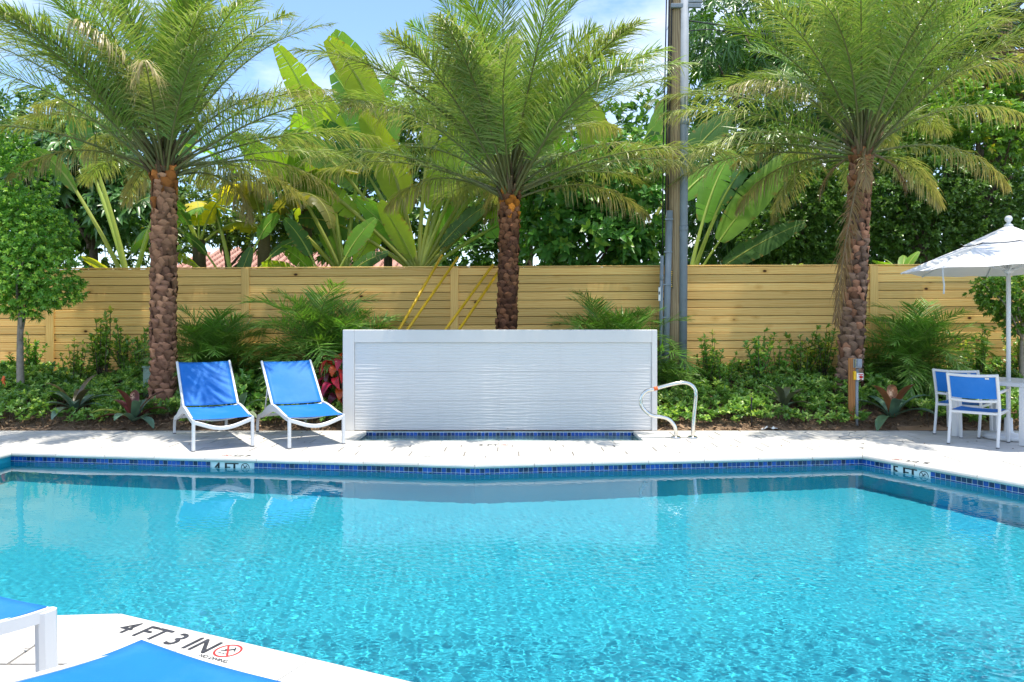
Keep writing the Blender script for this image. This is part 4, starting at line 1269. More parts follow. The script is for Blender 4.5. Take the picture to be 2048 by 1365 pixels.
# large-leaved shrub right of middle palm
leafy_tree('broadleaf_shrub', 'large shrub of glossy whorled oval leaves between middle palm and utility pole', 'shrub', base_of(1190, 13.6), at(1190, 440, 13.6),
    blobs_px(13.6, [(1130, 400, 85, 70, .55, 0), (1230, 370, 85, 75, .6, .1), (1290, 430, 60, 70, .5, -.1), (1110, 470, 80, 60, .5, 0), (1200, 480, 100, 60, .6, -.15), (1275, 310, 45, 45, .4, .2), (1290, 500, 60, 45, .5, 0), (1090, 350, 50, 40, .4, .2), (1180, 330, 50, 40, .4, .2)]), 760, 8, .215, .105, (.045, .15, .03), (.17, .36, .055), 44, mat='bigleaf', r0=.06, spread=1.25, droop=.18, ctip=(.20, .33, .04), ptip=.22)
leafy_tree('background_tree', 'dark leafy tree behind the middle palm and the large-leaved shrub', 'tree', base_of(1060, 18), at(1060, 420, 18),
    blobs_px(18, [(960, 430, 80, 60, 1, 0), (930, 505, 90, 45, 1, -.3), (1060, 500, 110, 50, 1, -.3), (1050, 400, 110, 90, 1, 0), (1180, 300, 110, 100, 1, .5), (1300, 330, 80, 130, 1, .5), (930, 340, 70, 60, .9, .8)]), 1300, 8, .23, .09, (.045, .13, .03), (.15, .30, .05), 45, r0=.12)
# right-hand side masses
leafy_tree('mango_tree', 'tall dark mango tree with hanging leaves behind and right of the utility pole', 'tree', base_of(1545, 17.5), at(1545, 300, 17.5),
    blobs_px(17.5, [(1450, 300, 110, 70, 1.1, 0), (1560, 330, 120, 80, 1.1, -.4), (1480, 60, 120, 90, 1.2, 0), (1620, 160, 140, 110, 1.2, 0), (1400, 180, 70, 110, 1, .5), (1500, 430, 100, 70, 1, .2), (1640, 30, 120, 90, 1.1, .4), (1420, 440, 60, 80, .9, .4), (1560, 500, 130, 50, 1, .5)]), 1900, 9, .27, .062, (.04, .12, .025), (.14, .30, .05), 46, mat='bigleaf', r0=.20, spread=1.5, droop=.55, nlimb=12)
leafy_tree('hedge_tree', 'dense small-leaved tree over the fence left of the rightmost palm trunk', 'tree', base_of(1600, 14.6), at(1600, 470, 14.6),
    blobs_px(14.6, [(1600, 400, 75, 55, .6, 0), (1560, 470, 70, 50, .6, -.1), (1660, 430, 70, 70, .6, 0), (1640, 350, 60, 45, .5, .1), (1610, 510, 90, 40, .6, .1)]), 2000, 8, .118, .048, (.055, .15, .03), (.19, .38, .07), 47, r0=.08, shell=.8)
leafy_tree('hedge_tree', 'dense small-leaved tree over the fence right of the rightmost palm trunk', 'tree', base_of(1850, 14.9), at(1850, 450, 14.9),
    blobs_px(14.9, [(1800, 400, 75, 60, .6, 0), (1880, 370, 80, 70, .6, -.1), (1970, 400, 90, 70, .7, 0), (1830, 470, 90, 55, .6, .1), (1940, 470, 90, 55, .6, 0), (2060, 440, 80, 80, .7, .2), (1780, 320, 60, 45, .5, .2), (1760, 480, 60, 50, .5, .2)]), 3000, 8, .118, .048, (.05, .14, .03), (.19, .38, .07), 48, r0=.09, shell=.8)
leafy_tree('background_tree', 'sunlit yellow-green tree high at the right edge behind the rightmost palm', 'tree', base_of(1960, 15.3), at(1960, 300, 15.3),
    blobs_px(15.3, [(1900, 230, 100, 60, .9, 0), (2000, 270, 100, 60, .9, -.2), (1820, 270, 80, 60, .9, .2), (1960, 170, 90, 45, .8, .4), (2080, 220, 80, 80, .9, .2), (1760, 190, 90, 60, .9, .5)]), 1900, 8, .15, .06, (.09, .22, .03), (.28, .44, .06), 49, r0=.12, ctip=(.42, .40, .04), ptip=.10)
leafy_tree('background_tree', 'deep green tree filling the gap behind the rightmost palm and umbrella', 'tree', base_of(1800, 20), at(1800, 380, 20),
    blobs_px(20, [(1700, 420, 130, 100, 1.2, 0), (1850, 420, 140, 110, 1.2, 0), (2000, 430, 140, 110, 1.2, 0), (1600, 470, 120, 80, 1.2, 0), (1450, 460, 120, 100, 1.2, 0), (1760, 250, 120, 90, 1.2, 0), (2120, 380, 120, 160, 1.2, 0)]), 3600, 8, .23, .10, (.035, .105, .025), (.12, .25, .045), 50, r0=.16)
p = at(1505, 525, 13.0)
for k, (px, nm) in enumerate(((1805, 'broad-leaved seedling showing over the fence just right of the rightmost palm'), (1585, 'small bright seedling peeping over the fence left of the rightmost palm'))):
    b = at(px, 540, 13.3); b.z = .55
    n_ = 8 if k == 0 else 4
    paddle_plant('broadleaf_seedling', nm, 'plant', b, [(i * 47 + 10, 74 - 7 * i if k == 0 else 80, .15, .48 if k == 0 else .3, .22, 30, 20, .02, .05, GM if k == 0 else GY) for i in range(n_)], (1.85 if k == 0 else 1.75, .03))
# shaggy fan palm, top right corner
fan = thing('fan_palm', 'shaggy fan palm with a brown skirt of dead leaves at the top right corner', 'palm tree', (at(2010, 100, 16.4).x, 16.4, .55))
ft = at(2010, 40, 16.4).z - .55
mb = MB(); mb.tube([(0, 0, 0), (0, 0, ft * .5), (0, 0, ft)], .15, 10, (0, 1, 0), [1.1, .9, .9], 0, (.16, .11, .07)); mb.build('trunk', M['palmbark'], fan, tint=True)
def fan_leaf(rng, c, n=26, rl=.95, stalk=.8, hang=.1):
    mb = MB(); mb.tube([(0, 0, 0), (stalk * .5, 0, .02), (stalk, 0, 0)], .014, 5, (0, 1, 0), None, 0, (.22, .24, .08))
    for i in range(n):
        a_ = R(-115 + 230 * i / (n - 1)); w = .034
        d = Vector((math.cos(a_), math.sin(a_), .10 * math.cos(a_ * 2))); l_ = rl * (1 - .25 * abs(a_) / 2) * rng.uniform(.9, 1.08)
        s_ = Vector((-math.sin(a_), math.cos(a_), .25 * (-1) ** i)); p0 = Vector((stalk, 0, 0))
        p1 = p0 + d * l_ * .55; p2 = p0 + d * l_ + Vector((0, 0, -hang * l_))
        mb.add([p0 - s_ * .006, p0 + s_ * .006, p1 - s_ * w, p1 + s_ * w, p2], [(0, 1, 3, 2), (2, 3, 4)], 0, tuple(np.array(c) * rng.uniform(.8, 1.2)))
    return mb.mesh('leaf', M['frond'], True)
rr = np.random.default_rng(9)
FL = [fan_leaf(rr, (.06, .13, .03)) for _ in range(3)]; FD = [fan_leaf(rr, (.30, .20, .11), 22, .8, .5, .5) for _ in range(2)]
for i in range(26):
    link('leaf', FL[i % 3], fan, (0, 0, ft + rr.uniform(-.1, .2)), (rr.normal(0, .3), R(-75 + i * 4.2), i * 2.4))
for i in range(44):
    link('dead_leaf', FD[i % 2], fan, (0, 0, ft - .25 - .05 * i), (rr.normal(0, .25), R(62 + rr.uniform(0, 22)), i * 2.4))

# young tree in front of the fence, left edge
yb = at(42, 752, 10.9); yb.z = bz(yb.x, yb.y) - .02
leafy_tree('young_tree', 'young slender-trunked tree with dense small bright leaves at the left edge', 'tree', tuple(yb), at(42, 600, 10.9),
    blobs_px(10.9, [(30, 470, 95, 90, .55, 0), (70, 540, 85, 70, .5, -.1), (0, 560, 70, 70, .5, 0), (30, 370, 70, 75, .45, .05), (115, 580, 50, 38, .35, 0), (-40, 480, 80, 130, .5, .1), (20, 310, 50, 40, .3, .1), (50, 600, 60, 38, .4, .1), (90, 470, 60, 60, .4, .1)]), 3400, 8, .074, .033, (.085, .22, .035), (.28, .47, .075), 51, bark='barkgrey', r0=.05, ctip=(.45, .62, .09), ptip=.28, shell=.55)
rb = at(2045, 745, 11.3); rb.z = bz(rb.x, rb.y) - .02
leafy_tree('young_tree', 'young tree with round leafy crown behind the umbrella pole', 'tree', tuple(rb), at(2045, 640, 11.3),
    blobs_px(11.3, [(2020, 590, 55, 48, .4, 0), (1985, 580, 40, 30, .3, 0), (2070, 590, 60, 60, .4, .1), (2035, 640, 40, 30, .3, 0)]), 900, 8, .075, .033, (.06, .17, .022), (.17, .35, .05), 52, bark='barkgrey', r0=.035, ctip=(.28, .40, .06), ptip=.22)

# ================================================================== PLANTING BED: shrubs and ground cover
def shrub_mesh(kind, seed):
    rng = np.random.default_rng(seed)
    mb = MB(); P = []; O = []
    if kind == 'twig':
        for i in range(16):
            a_ = rng.uniform(0, 6.28); ln = rng.uniform(.4, .82); lean = rng.uniform(.05, .55)
            p0 = Vector((rng.uniform(-.05, .05), rng.uniform(-.05, .05), 0)); d = Vector((math.cos(a_) * lean, math.sin(a_) * lean, 1)).normalized()
            p1 = p0 + d * ln * .5 + Vector((math.cos(a_), math.sin(a_), 0)) * .03; p2 = p0 + d * ln
            mb.tube([p0, p1, p2], .006, 4, (.2, .3, .1), [1.2, .9, .5], 0, (.14, .10, .05))
            for k in range(5):
                f = .4 + .6 * k / 4
                P.append(tuple(p0.lerp(p2, f))); O.append(tuple(d + Vector(rng.normal(0, .35, 3))))
        P, O = np.array(P), np.array(O)
        V, Fa, C = rosettes(P, O, 6, .085, .040, (.09, .23, .03), (.24, .44, .06), rng, 1.1, .1, (.48, .52, .06), .28)
    else:
        n = 95
        d = nrm(rng.normal(0, 1, (n, 3))); d[:, 2] = np.abs(d[:, 2])
        P = d * np.array([.30, .26, .34]) * rng.uniform(.6, 1.05, (n, 1)); O = d + np.array([0, 0, .5])
        for i in range(14): mb.tube([(0, 0, 0), tuple(P[i] * .5 + np.array([0, 0, .04])), tuple(P[i])], .006, 4, (.2, .3, .1), [1.2, .9, .5], 0, (.12, .09, .05))
        V, Fa, C = rosettes(P, O, 8, .095, .043, (.06, .17, .03), (.20, .38, .06), rng, 1.15, .15, (.28, .44, .08), .2)
    return mb, V, Fa, C
SHR = {}
for kind in ('twig', 'mound'):
    for k in range(3):
        mb, V, Fa, C = shrub_mesh(kind, 60 + k + (10 if kind == 'twig' else 0))
        SHR[(kind, k)] = (mb.mesh('stems', M['bark']), np_mesh('foliage', V, Fa, M['leaf'], C))
def shrub(kind, px, y, s_, label, k=0):
    p = at(px, 700, y); p.z = bz(p.x, p.y) - .01
    t_ = thing('shrub', label, 'shrub', p, random.uniform(0, 6.28), 'shrubs in the planting bed')
    a_, b_ = SHR[(kind, k)]
    for nm, me in (('stems', a_), ('foliage', b_)): link(nm, me, t_, (0, 0, 0), (0, 0, 0), (s_ * 1.15, s_ * 1.15, s_ * 1.22))
for i, (kind, px, y, s_, lab) in enumerate([
    ('twig', 205, 11.9, 1.15, 'tall loose yellow-green shrub against the fence left of the left palm'),
    ('twig', 250, 12.0, 1.0, 'loose yellow-green shrub close to the left side of the left palm trunk'),
    ('twig', 285, 11.8, .85, 'twiggy shrub half hidden by the left palm trunk'),
    ('twig', 152, 11.7, .75, 'narrow upright shrub between the round shrub and tall yellow-green shrub'),
    ('mound', 102, 11.3, 1.05, 'round pale-leaved shrub just right of the young tree trunk'),
    ('twig', 62, 12.0, .8, 'small dark shrub at the fence foot behind the young tree trunk'),
    ('mound', 18, 11.8, .9, 'dark shrub behind the orange marker stake'),
    ('mound', 492, 10.75, 1.15, 'glossy round shrub between the two far loungers'),
    ('mound', 612, 11.5, 1.15, 'dark green shrub under the tall feather palm left of the red plant'),
    ('twig', 548, 11.9, .7, 'small upright shrub against the fence behind the second lounger'),
    ('mound', 700, 10.6, .8, 'low shrub at the left foot of the white wall'),
    ('mound', 1335, 11.6, .9, 'leafy shrub at the foot of the utility pole'),
    ('twig', 1418, 11.5, .85, 'upright twiggy shrub right of the utility pole'),
    ('twig', 1445, 11.4, .7, 'short twiggy shrub second right of the utility pole'),
    ('twig', 1522, 11.6, .95, 'yellow-tipped shrub against the fence midway from pole to rightmost palm'),
    ('twig', 1560, 11.8, .7, 'short yellow-green shrub right of the yellow-tipped one'),
    ('twig', 1607, 11.8, .95, 'tall green shrub against the fence left of the rightmost palm'),
    ('twig', 1648, 11.9, .95, 'leafy upright shrub just left of the rightmost palm trunk'),
    ('mound', 1740, 11.0, 1.1, 'dense round shrub under the bright feather palm by the rightmost trunk'),
    ('mound', 1850, 11.2, 1.0, 'round shrub between the bright feather palm and the blue chairs'),
    ('twig', 1960, 11.8, 1.0, 'loose shrub against the fence above the blue chairs'),
    ('mound', 2010, 11.5, .9, 'shrub behind the umbrella pole above the table'),
    ('twig', 2040, 11.9, .9, 'upright shrub at the right edge beside the umbrella pole')]):
    shrub(kind, px, y, s_, lab, i % 3)

# low spreading ground cover: one mass
rng = np.random.default_rng(77)
N = 10500
gx = rng.uniform(-8.3, 8.3, N); gy = BED_Y + .10 + rng.uniform(0, 1, N) ** .9 * 2.15
den = np.sin(gx * 2.3 + 1.0) * np.sin(gy * 4.1 + gx * .7) + .55 * np.sin(gx * 5.7 + gy * 3.0) + rng.normal(0, .45, N)
keep = den > -.75 - .55 * (gy < 11.0)
keep &= ~((gx > -2.32) & (gx < 2.0) & (gy < 10.3))
for pb, r_ in ((p1b, .30), (p2b, .26), (p3b, .30)): keep &= (gx - pb.x) ** 2 + (gy - pb.y) ** 2 > r_ ** 2
for (bpx, by_, br_) in ((150, 10.45, .30), (268, 10.1, .34), (478, 10.25, .26), (1568, 10.55, .28), (1785, 10.2, .40)):
    keep &= (gx - (bpx - 1024) / F_PX * by_) ** 2 + (gy - by_ + .06) ** 2 > br_ ** 2
front_clear = (gx > -5.4) & (gx < -4.6) & (gy < 10.25)
keep &= ~front_clear
gx, gy = gx[keep], gy[keep]
hg = .05 + .20 * rng.uniform(0, 1, len(gx)) * (.55 + .45 * np.sin(gx * 3.1 + gy * 2.2)) + .04
gz = bed_z(gx, gy) + hg
O = np.stack([rng.normal(0, .45, len(gx)), rng.normal(-.15, .45, len(gx)), np.ones(len(gx))], -1)
V, Fa, C = rosettes(np.stack([gx, gy, gz], -1), O, 8, .088, .038, (.075, .20, .035), (.25, .44, .085), rng, 1.25, .15, (.46, .64, .13), .26)
gc = link('ground_cover', np_mesh('ground_cover', V, Fa, M['leaf'], C))
props(gc, 'low glossy green ground cover spreading over the planting bed', 'ground cover', kind='stuff')
mb = MB()
for i in range(0, len(gx), 2):
    mb.tube([(gx[i] + rng.normal(0, .04), gy[i] + rng.normal(0, .04), gz[i] - hg[i]), (gx[i], gy[i], gz[i])], .004, 3, (.3, .2, .1), None, 0)
st = mb.build('ground_cover_stems', M['bark'])
props(st, 'thin brown stems of the low ground cover', 'ground cover', kind='stuff')

# bromeliads
def bromeliad(label, px, py, y, s_, seed, cs, n=13):
    rng = np.random.default_rng(seed)
    p = at(px, py, y); p.z = bz(p.x, p.y) + .05
    t_ = thing('bromeliad', label, 'bromeliad', p, 0, 'bromeliads in the planting bed')
    for i in range(n):
        u = (i + .5) / n
        e = 80 - 58 * u + rng.normal(0, 5); c = cs[0] if u < .28 else cs[int(rng.integers(1, len(cs)))]
        L_ = s_ * rng.uniform(.40, .52)
        pts = [Vector((0, 0, 0))]; k = 9
        for j in range(k):
            h = R(e - (52 + 30 * u) * ((j + .5) / k) ** 1.5); pts.append(pts[-1] + Vector((math.cos(h), 0, math.sin(h))) * L_ / k)
        mb = MB(); vs_ = []; cc = []
        for j, q in enumerate(pts):
            f = j / k; w = s_ * .046 * (.8 + .5 * f) * (1 - max(0, f - .62) ** 2 * 6.2)
            w = max(w, .002)
            for sd, dz in ((-1, .35), (0, 0), (1, .35)): vs_.append((q.x, sd * w, q.z + dz * w)); cc.append(tuple(np.array(c) * rng.uniform(.85, 1.15) * (1.1 if sd else .9)))
        fs = []
        for j in range(k):
            for q in (0, 1): fs.append((j * 3 + q, j * 3 + 3 + q, j * 3 + 4 + q, j * 3 + 1 + q))
        mb.v = vs_; mb.f = fs; mb.m = [0] * len(fs); mb.sm = [True] * len(fs); mb.c = cc
        mb.build('leaf', M['brom'], t_, (0, 0, 0), (0, 0, i * 2.4 + seed), tint=True)
DR, BG, YG = (.10, .022, .022), (.10, .19, .13), (.27, .33, .06)
bromeliad('bromeliad with long grey-green leaves at left among the ground cover', 150, 812, 10.45, 1.2, 1, [(.09, .07, .03), BG, (.16, .26, .18), (.08, .15, .08)])
bromeliad('dark red-centred bromeliad at the paving edge left of the first lounger', 268, 850, 10.1, 1.2, 2, [DR, DR, BG, YG, (.12, .19, .08)], 14)
bromeliad('pale-leaved bromeliad tucked between the two far loungers', 478, 818, 10.25, .95, 3, [BG, BG, (.22, .28, .17)])
bromeliad('bluish-green bromeliad in the ground cover between handrail and rightmost palm', 1568, 800, 10.55, 1.0, 4, [(.07, .08, .045), BG, (.08, .10, .05)], 10)
bromeliad('big bromeliad with reddish centre at the paving edge right of the switch post', 1785, 842, 10.2, 1.35, 5, [(.20, .07, .035), BG, BG, (.09, .16, .08)], 11)

# red-leaved plant at the left end of the wall
tp = at(680, 800, 10.45); tp.z = bz(tp.x, tp.y)
ti = thing('red_leaved_plant', 'plant with large crimson, orange and maroon leaves at the left end of the wall', 'plant', tp)
rng = np.random.default_rng(5)
for k in range(5):
    mb = MB(); o = Vector((rng.uniform(-.12, .12), rng.uniform(-.08, .08), 0)); hh = rng.uniform(.45, .85)
    mb.tube([o, o + Vector((rng.normal(0, .03), 0, hh * .5)), o + Vector((rng.normal(0, .05), rng.normal(0, .04), hh))], .011, 6, (0, 1, 0), None, 0); mb.build('stem', M['bark'], ti)
TC = [(.50, .025, .045), (.62, .10, .03), (.10, .015, .03), (.075, .014, .028), (.58, .22, .16), (.40, .02, .06)]
for i in range(62):
    u = i / 61; z_ = .12 + .72 * u; a_ = i * 2.4; r_ = .03 + .16 * (1 - abs(u - .45))
    c = TC[[2, 3, 3, 2, 5, 1][i % 6]] if u < .52 else TC[[0, 1, 0, 5, 4, 2][i % 6]]
    L_ = rng.uniform(.16, .25); mb = MB(); vs_ = []; cc = []; k = 6; e = R(rng.uniform(5, 55))
    for j in range(k + 1):
        f = j / k; h = e - R(95) * f * f; x_ = L_ * f * math.cos(h * .6); zz_ = L_ * f * math.sin(h) * .8; w = .062 * math.sin(math.pi * min(1, f * .93 + .05)) ** .8
        for sd, dz in ((-1, .28 + .2 * math.sin(f * 9)), (0, 0), (1, .28 + .2 * math.cos(f * 8))): vs_.append((x_, sd * w, zz_ + dz * w)); cc.append(tuple(np.array(c) * rng.uniform(.75, 1.3)))
    mb.v = vs_; mb.f = [(j * 3 + q, j * 3 + 3 + q, j * 3 + 4 + q, j * 3 + 1 + q) for j in range(k) for q in (0, 1)]; mb.m = [0] * (2 * k); mb.sm = [True] * (2 * k); mb.c = cc
    mb.build('leaf', M['ti'], ti, (math.cos(a_) * r_, math.sin(a_) * r_, z_), (rng.normal(0, .3), 0, a_), tint=True)

# ================================================================== FURNITURE
def lounger_meshes():
    """local frame: x across from leg to leg (0..0.68), y from foot (0) to head, z up"""
    W = .68
    S = {}
    path = spline([(0, -.012, .338), (0, .10, .342), (0, .28, .362), (0, .50, .392), (0, .70, .402), (0, .84, .392), (0, 1.05, .335), (0, 1.28, .262), (0, 1.46, .225), (0, 1.56, .188), (0, 1.60, .10), (0, 1.605, .012)], 5)
    n = len(path)
    def hgt(i):
        y = path[i].y
        return .046 + .055 * math.exp(-((y - .92) / .34) ** 2)
    mb = MB()
    vs_ = []
    for i, p in enumerate(path):
        t = (path[min(i + 1, n - 1)] - path[max(i - 1, 0)]).normalized()
        u = Vector((0, -t.z, t.y)); h = hgt(i) if p.z > .2 else .036
        for a, b in rect(.030, 1.0, .0):
            vs_.append(p + Vector((a, 0, 0)) + u * (b * h if p.z > .2 else b * .036))
    fs = [(i * 4 + j, i * 4 + (j + 1) % 4, i * 4 + 4 + (j + 1) % 4, i * 4 + 4 + j) for i in range(n - 1) for j in range(4)]
    mb.add(vs_, fs, 0, None, False); mb.f += [(3, 2, 1, 0), tuple((n - 1) * 4 + j for j in range(4))]; mb.m += [0, 0]; mb.sm += [False, False]
    S['side_rail'] = mb.mesh('side_rail', M['white'])
    mb = MB(); mb.sweep([(0, -.004, .012), (0, -.002, .2), (0, 0, .352)], rect(.036, .048, .010), (0, 1, 0)); S['leg'] = mb.mesh('leg', M['white'])
    mb = MB(); mb.box((0, 0, .006), (.038, .050, .013), bev=.003); S['foot_cap'] = mb.mesh('foot_cap', M['rubber'])
    cb = [(.014 + (W - .028) * t, -.002, .328 - .085 * math.sin(math.pi * t) ** 1.3) for t in np.linspace(0, 1, 17)]
    mb = MB(); mb.sweep(cb, rect(.028, .046, .008), (0, 0, 1)); S['front_crossbar'] = mb.mesh('front_crossbar', M['white'])
    mb = MB()
    mb.sweep([(.014 + (W - .028) * t, .74, .40 - .03 * math.sin(math.pi * t)) for t in np.linspace(0, 1, 9)], rect(.024, .024, .006))
    mb.sweep([(.014 + (W - .028) * t, 1.44, .232) for t in np.linspace(0, 1, 3)], rect(.026, .026, .006))
    mb.sweep([(.014 + (W - .028) * t, .36, .345 - .05 * math.sin(math.pi * t)) for t in np.linspace(0, 1, 9)], rect(.022, .022, .006))
    S['crossbars'] = mb.mesh('crossbars', M['white'])
    def sheet(n1, n2, fn, th=.004):
        mb = MB(); top = [[Vector(fn(i / n1, j / n2)) for j in range(n2 + 1)] for i in range(n1 + 1)]
        vs_ = [top[i][j] for i in range(n1 + 1) for j in range(n2 + 1)]
        k = len(vs_); vs_ += [v_ - Vector((0, .0, th)) for v_ in vs_]
        idx = lambda i, j: i * (n2 + 1) + j
        fs = []
        for i in range(n1):
            for j in range(n2):
                q = (idx(i, j), idx(i + 1, j), idx(i + 1, j + 1), idx(i, j + 1)); fs.append(q); fs.append(tuple(k + a for a in reversed(q)))
        b = [idx(i, 0) for i in range(n1 + 1)] + [idx(n1, j) for j in range(1, n2 + 1)] + [idx(i, n2) for i in range(n1 - 1, -1, -1)] + [idx(0, j) for j in range(n2 - 1, 0, -1)]
        for a_, c_ in zip(b, b[1:] + b[:1]): fs.append((c_, a_, k + a_, k + c_))
        mb.add(vs_, fs, 0, None, True); return mb
    yz = lambda y: .362 + .06 * (1 - math.cos(math.pi * min(1, max(0, (y - .05) / .6)))) / 2
    def seat(u, v_):
        x = .017 + (W - .034) * u; y = -.005 + .78 * v_
        sag = math.sin(math.pi * u) * (.006 + .022 * math.sin(math.pi * v_))
        return (x, y, yz(y) + .004 - sag - (.003 * math.sin(math.pi * u) if v_ < .01 else 0))
    S['seat_sling'] = sheet(14, 20, seat).mesh('seat_sling', M['sling'])
    H0, H1 = Vector((0, .805, .428)), Vector((0, 1.365, .955))
    d = (H1 - H0); nn = Vector((0, -d.z, d.y)).normalized()
    def back(u, v_):
        p = H0 + d * (.02 + .975 * v_); sag = math.sin(math.pi * u) * (.014 + .006 * math.sin(math.pi * v_))
        p = p + nn * (.012 - sag); return (.032 + (W - .064) * u, p.y, p.z)
    S['backrest_sling'] = sheet(12, 18, back).mesh('backrest_sling', M['sling'])
    mb = MB()
    for x in (.018, W - .018): mb.sweep([Vector((x, 0, 0)) + H0 - d * .02, Vector((x, 0, 0)) + H0 + d * .5, Vector((x, 0, 0)) + H1 + d * .008], rect(.030, .034, .008), (0, -1, 1))
    mb.sweep([Vector((.02 + (W - .04) * t, 0, 0)) + H0 + d * .0 - nn * (.012 + .035 * math.sin(math.pi * t)) for t in np.linspace(0, 1, 9)], rect(.02, .02, .005))
    mb.sweep([Vector((.02 + (W - .04) * t, 0, 0)) + H1 - d * .03 - nn * (.022 + .02 * math.sin(math.pi * t)) for t in np.linspace(0, 1, 9)], rect(.02, .02, .005))
    S['backrest_frame'] = mb.mesh('backrest_frame', M['white'])
    mb = MB()
    for x in (.06, W - .06): mb.tube([Vector((x, 0, 0)) + H0 + d * .62 - nn * .02, (x, 1.40, .25)], .010, 8, (1, 0, 0))
    mb.tube([(.06, 1.40, .25), (W - .06, 1.40, .25)], .010, 8)
    S['support_strut'] = mb.mesh('support_strut', M['white'])
    return S, W
LS, LW = lounger_meshes()
def lounger(label, origin, ang, ls=1.0):
    t_ = thing('sun_lounger', label, 'sun lounger', (origin[0], origin[1], .0022), ang, 'blue sling sun loungers')
    for x in (.015, LW - .015):
        link('side_rail', LS['side_rail'], t_, (x, 0, 0))
        l_ = link('leg', LS['leg'], t_, (x, 0, 0), None, (ls, ls, 1)); link('foot_cap', LS['foot_cap'], l_, (0, -.004, 0))
        r_ = link('foot_cap', LS['foot_cap'], t_, (x, 1.605, 0))
    for nm in ('front_crossbar', 'crossbars', 'seat_sling', 'backrest_sling', 'backrest_frame', 'support_strut'): link(nm, LS[nm], t_)
    return t_
a_ = gp(384, 904); lounger('blue sling lounger on the far paving next to the left palm trunk', (a_.x, a_.y), R(32))
a_ = gp(576, 898.5); lounger('blue sling lounger on the far paving beside the white wall', (a_.x, a_.y), R(32))
c_ = at(113, 1222, 2.78); 
eA = Vector((-.91, .415, 0)); 
lounger('blue lounger cut off at the left edge of the foreground, white corner leg showing', (-1.775, 2.775), R(155.0), 1.5)
lounger('blue lounger at the bottom of the photo with its corner below the depth marking', (-.685, 2.186), R(153), 1.5)

# ---- dining chairs
def chair(label, origin, ang):
    t_ = thing('dining_chair', label, 'chair', (origin[0], origin[1], .0022), ang, 'blue sling dining chairs')
    W, Dp = .54, .50
    pr = rect(.030, .034, .007)
    for x in (.017, W - .017):
        mb = MB(); mb.sweep(spline([(x, -.085, .012), (x, -.01, .30), (x, .012, .45), (x, -.03, .62), (x, -.13, .865)], 5), pr, (0, 1, .05)); l_ = mb.build('leg', M['white'], t_)
        mb = MB(); mb.box((x, -.085, .007), (.034, .036, .013), bev=.003); mb.build('foot_cap', M['rubber'], l_)
        mb = MB(); mb.sweep(spline([(x, Dp + .03, .012), (x, Dp, .34), (x, Dp - .02, .60), (x, Dp - .05, .648), (x, Dp - .12, .655), (x, .22, .650), (x, -.035, .648)], 5), pr, (1, 0, 0)); l_ = mb.build('leg', M['white'], t_); l_['label'] = 'front leg running up into the armrest'
        mb = MB(); mb.box((x, Dp + .03, .007), (.036, .034, .013), bev=.003); mb.build('foot_cap', M['rubber'], l_)
        mb = MB(); mb.box((x, Dp / 2, .395), (.026, Dp - .03, .034), bev=.005); mb.build('seat_rail', M['white'], t_)
    def cross(nm, y0, z0, bow, up=0.0):
        mb = MB(); mb.sweep([(.03 + (W - .06) * t, y0 - bow * math.sin(math.pi * t), z0 - up * math.sin(math.pi * t)) for t in np.linspace(0, 1, 11)], rect(.026, .032, .007)); mb.build(nm, M['white'], t_)
    cross('top_rail', -.126, .852, .035, .008); cross('lower_back_rail', -.012, .545, .028, .012); cross('seat_rail', .012, .392, .0); cross('seat_rail', Dp - .01, .392, 0, .0)
    mb = MB(); n1, n2 = 10, 8; vs_ = []
    for side in (0, .004):
        for j in range(n2 + 1):
            for i in range(n1 + 1):
                u, v_ = i / n1, j / n2; z = .572 + .262 * v_; y = -.02 - .10 * v_ - .032 * math.sin(math.pi * u)
                vs_.append((.036 + (W - .072) * u, y + side, z - .008 * math.sin(math.pi * u)))
    k = (n1 + 1) * (n2 + 1); fs = []
    for j in range(n2):
        for i in range(n1):
            a = j * (n1 + 1) + i; q = (a, a + 1, a + n1 + 2, a + n1 + 1); fs += [q, tuple(k + w for w in reversed(q))]
    mb.add(vs_, fs, 0, None, True); mb.build('backrest', M['sling'], t_)
    mb = MB(); mb.add([(.405, -.142, .825), (.445, -.138, .825), (.445, -.130, .805), (.405, -.134, .805)], [(0, 1, 2, 3)]); mb.build('care_tag', M['white'], t_)
    mb = MB(); vs_ = []
    for side in (0, -.004):
        for j in range(9):
            for i in range(11):
                u, v_ = i / 10, j / 8; vs_.append((.032 + (W - .064) * u, .028 + (Dp - .055) * v_, .418 + side - .014 * math.sin(math.pi * u)))
    k = 99; fs = []
    for j in range(8):
        for i in range(10):
            a = j * 11 + i; q = (a, a + 1, a + 12, a + 11); fs += [q, tuple(k + w for w in reversed(q))]
    mb.add(vs_, fs, 0, None, True); mb.build('seat', M['sling'], t_)
    return t_
c1 = gp(1899, 888); chair('nearer blue dining chair with its back to the pool, in front of the other', (c1.x + .02, c1.y + .05), R(-44))
c2 = gp(1873, 868.6); chair('farther blue dining chair behind the nearer one beside the planting bed', (c2.x + .01, c2.y + .05), R(-46))

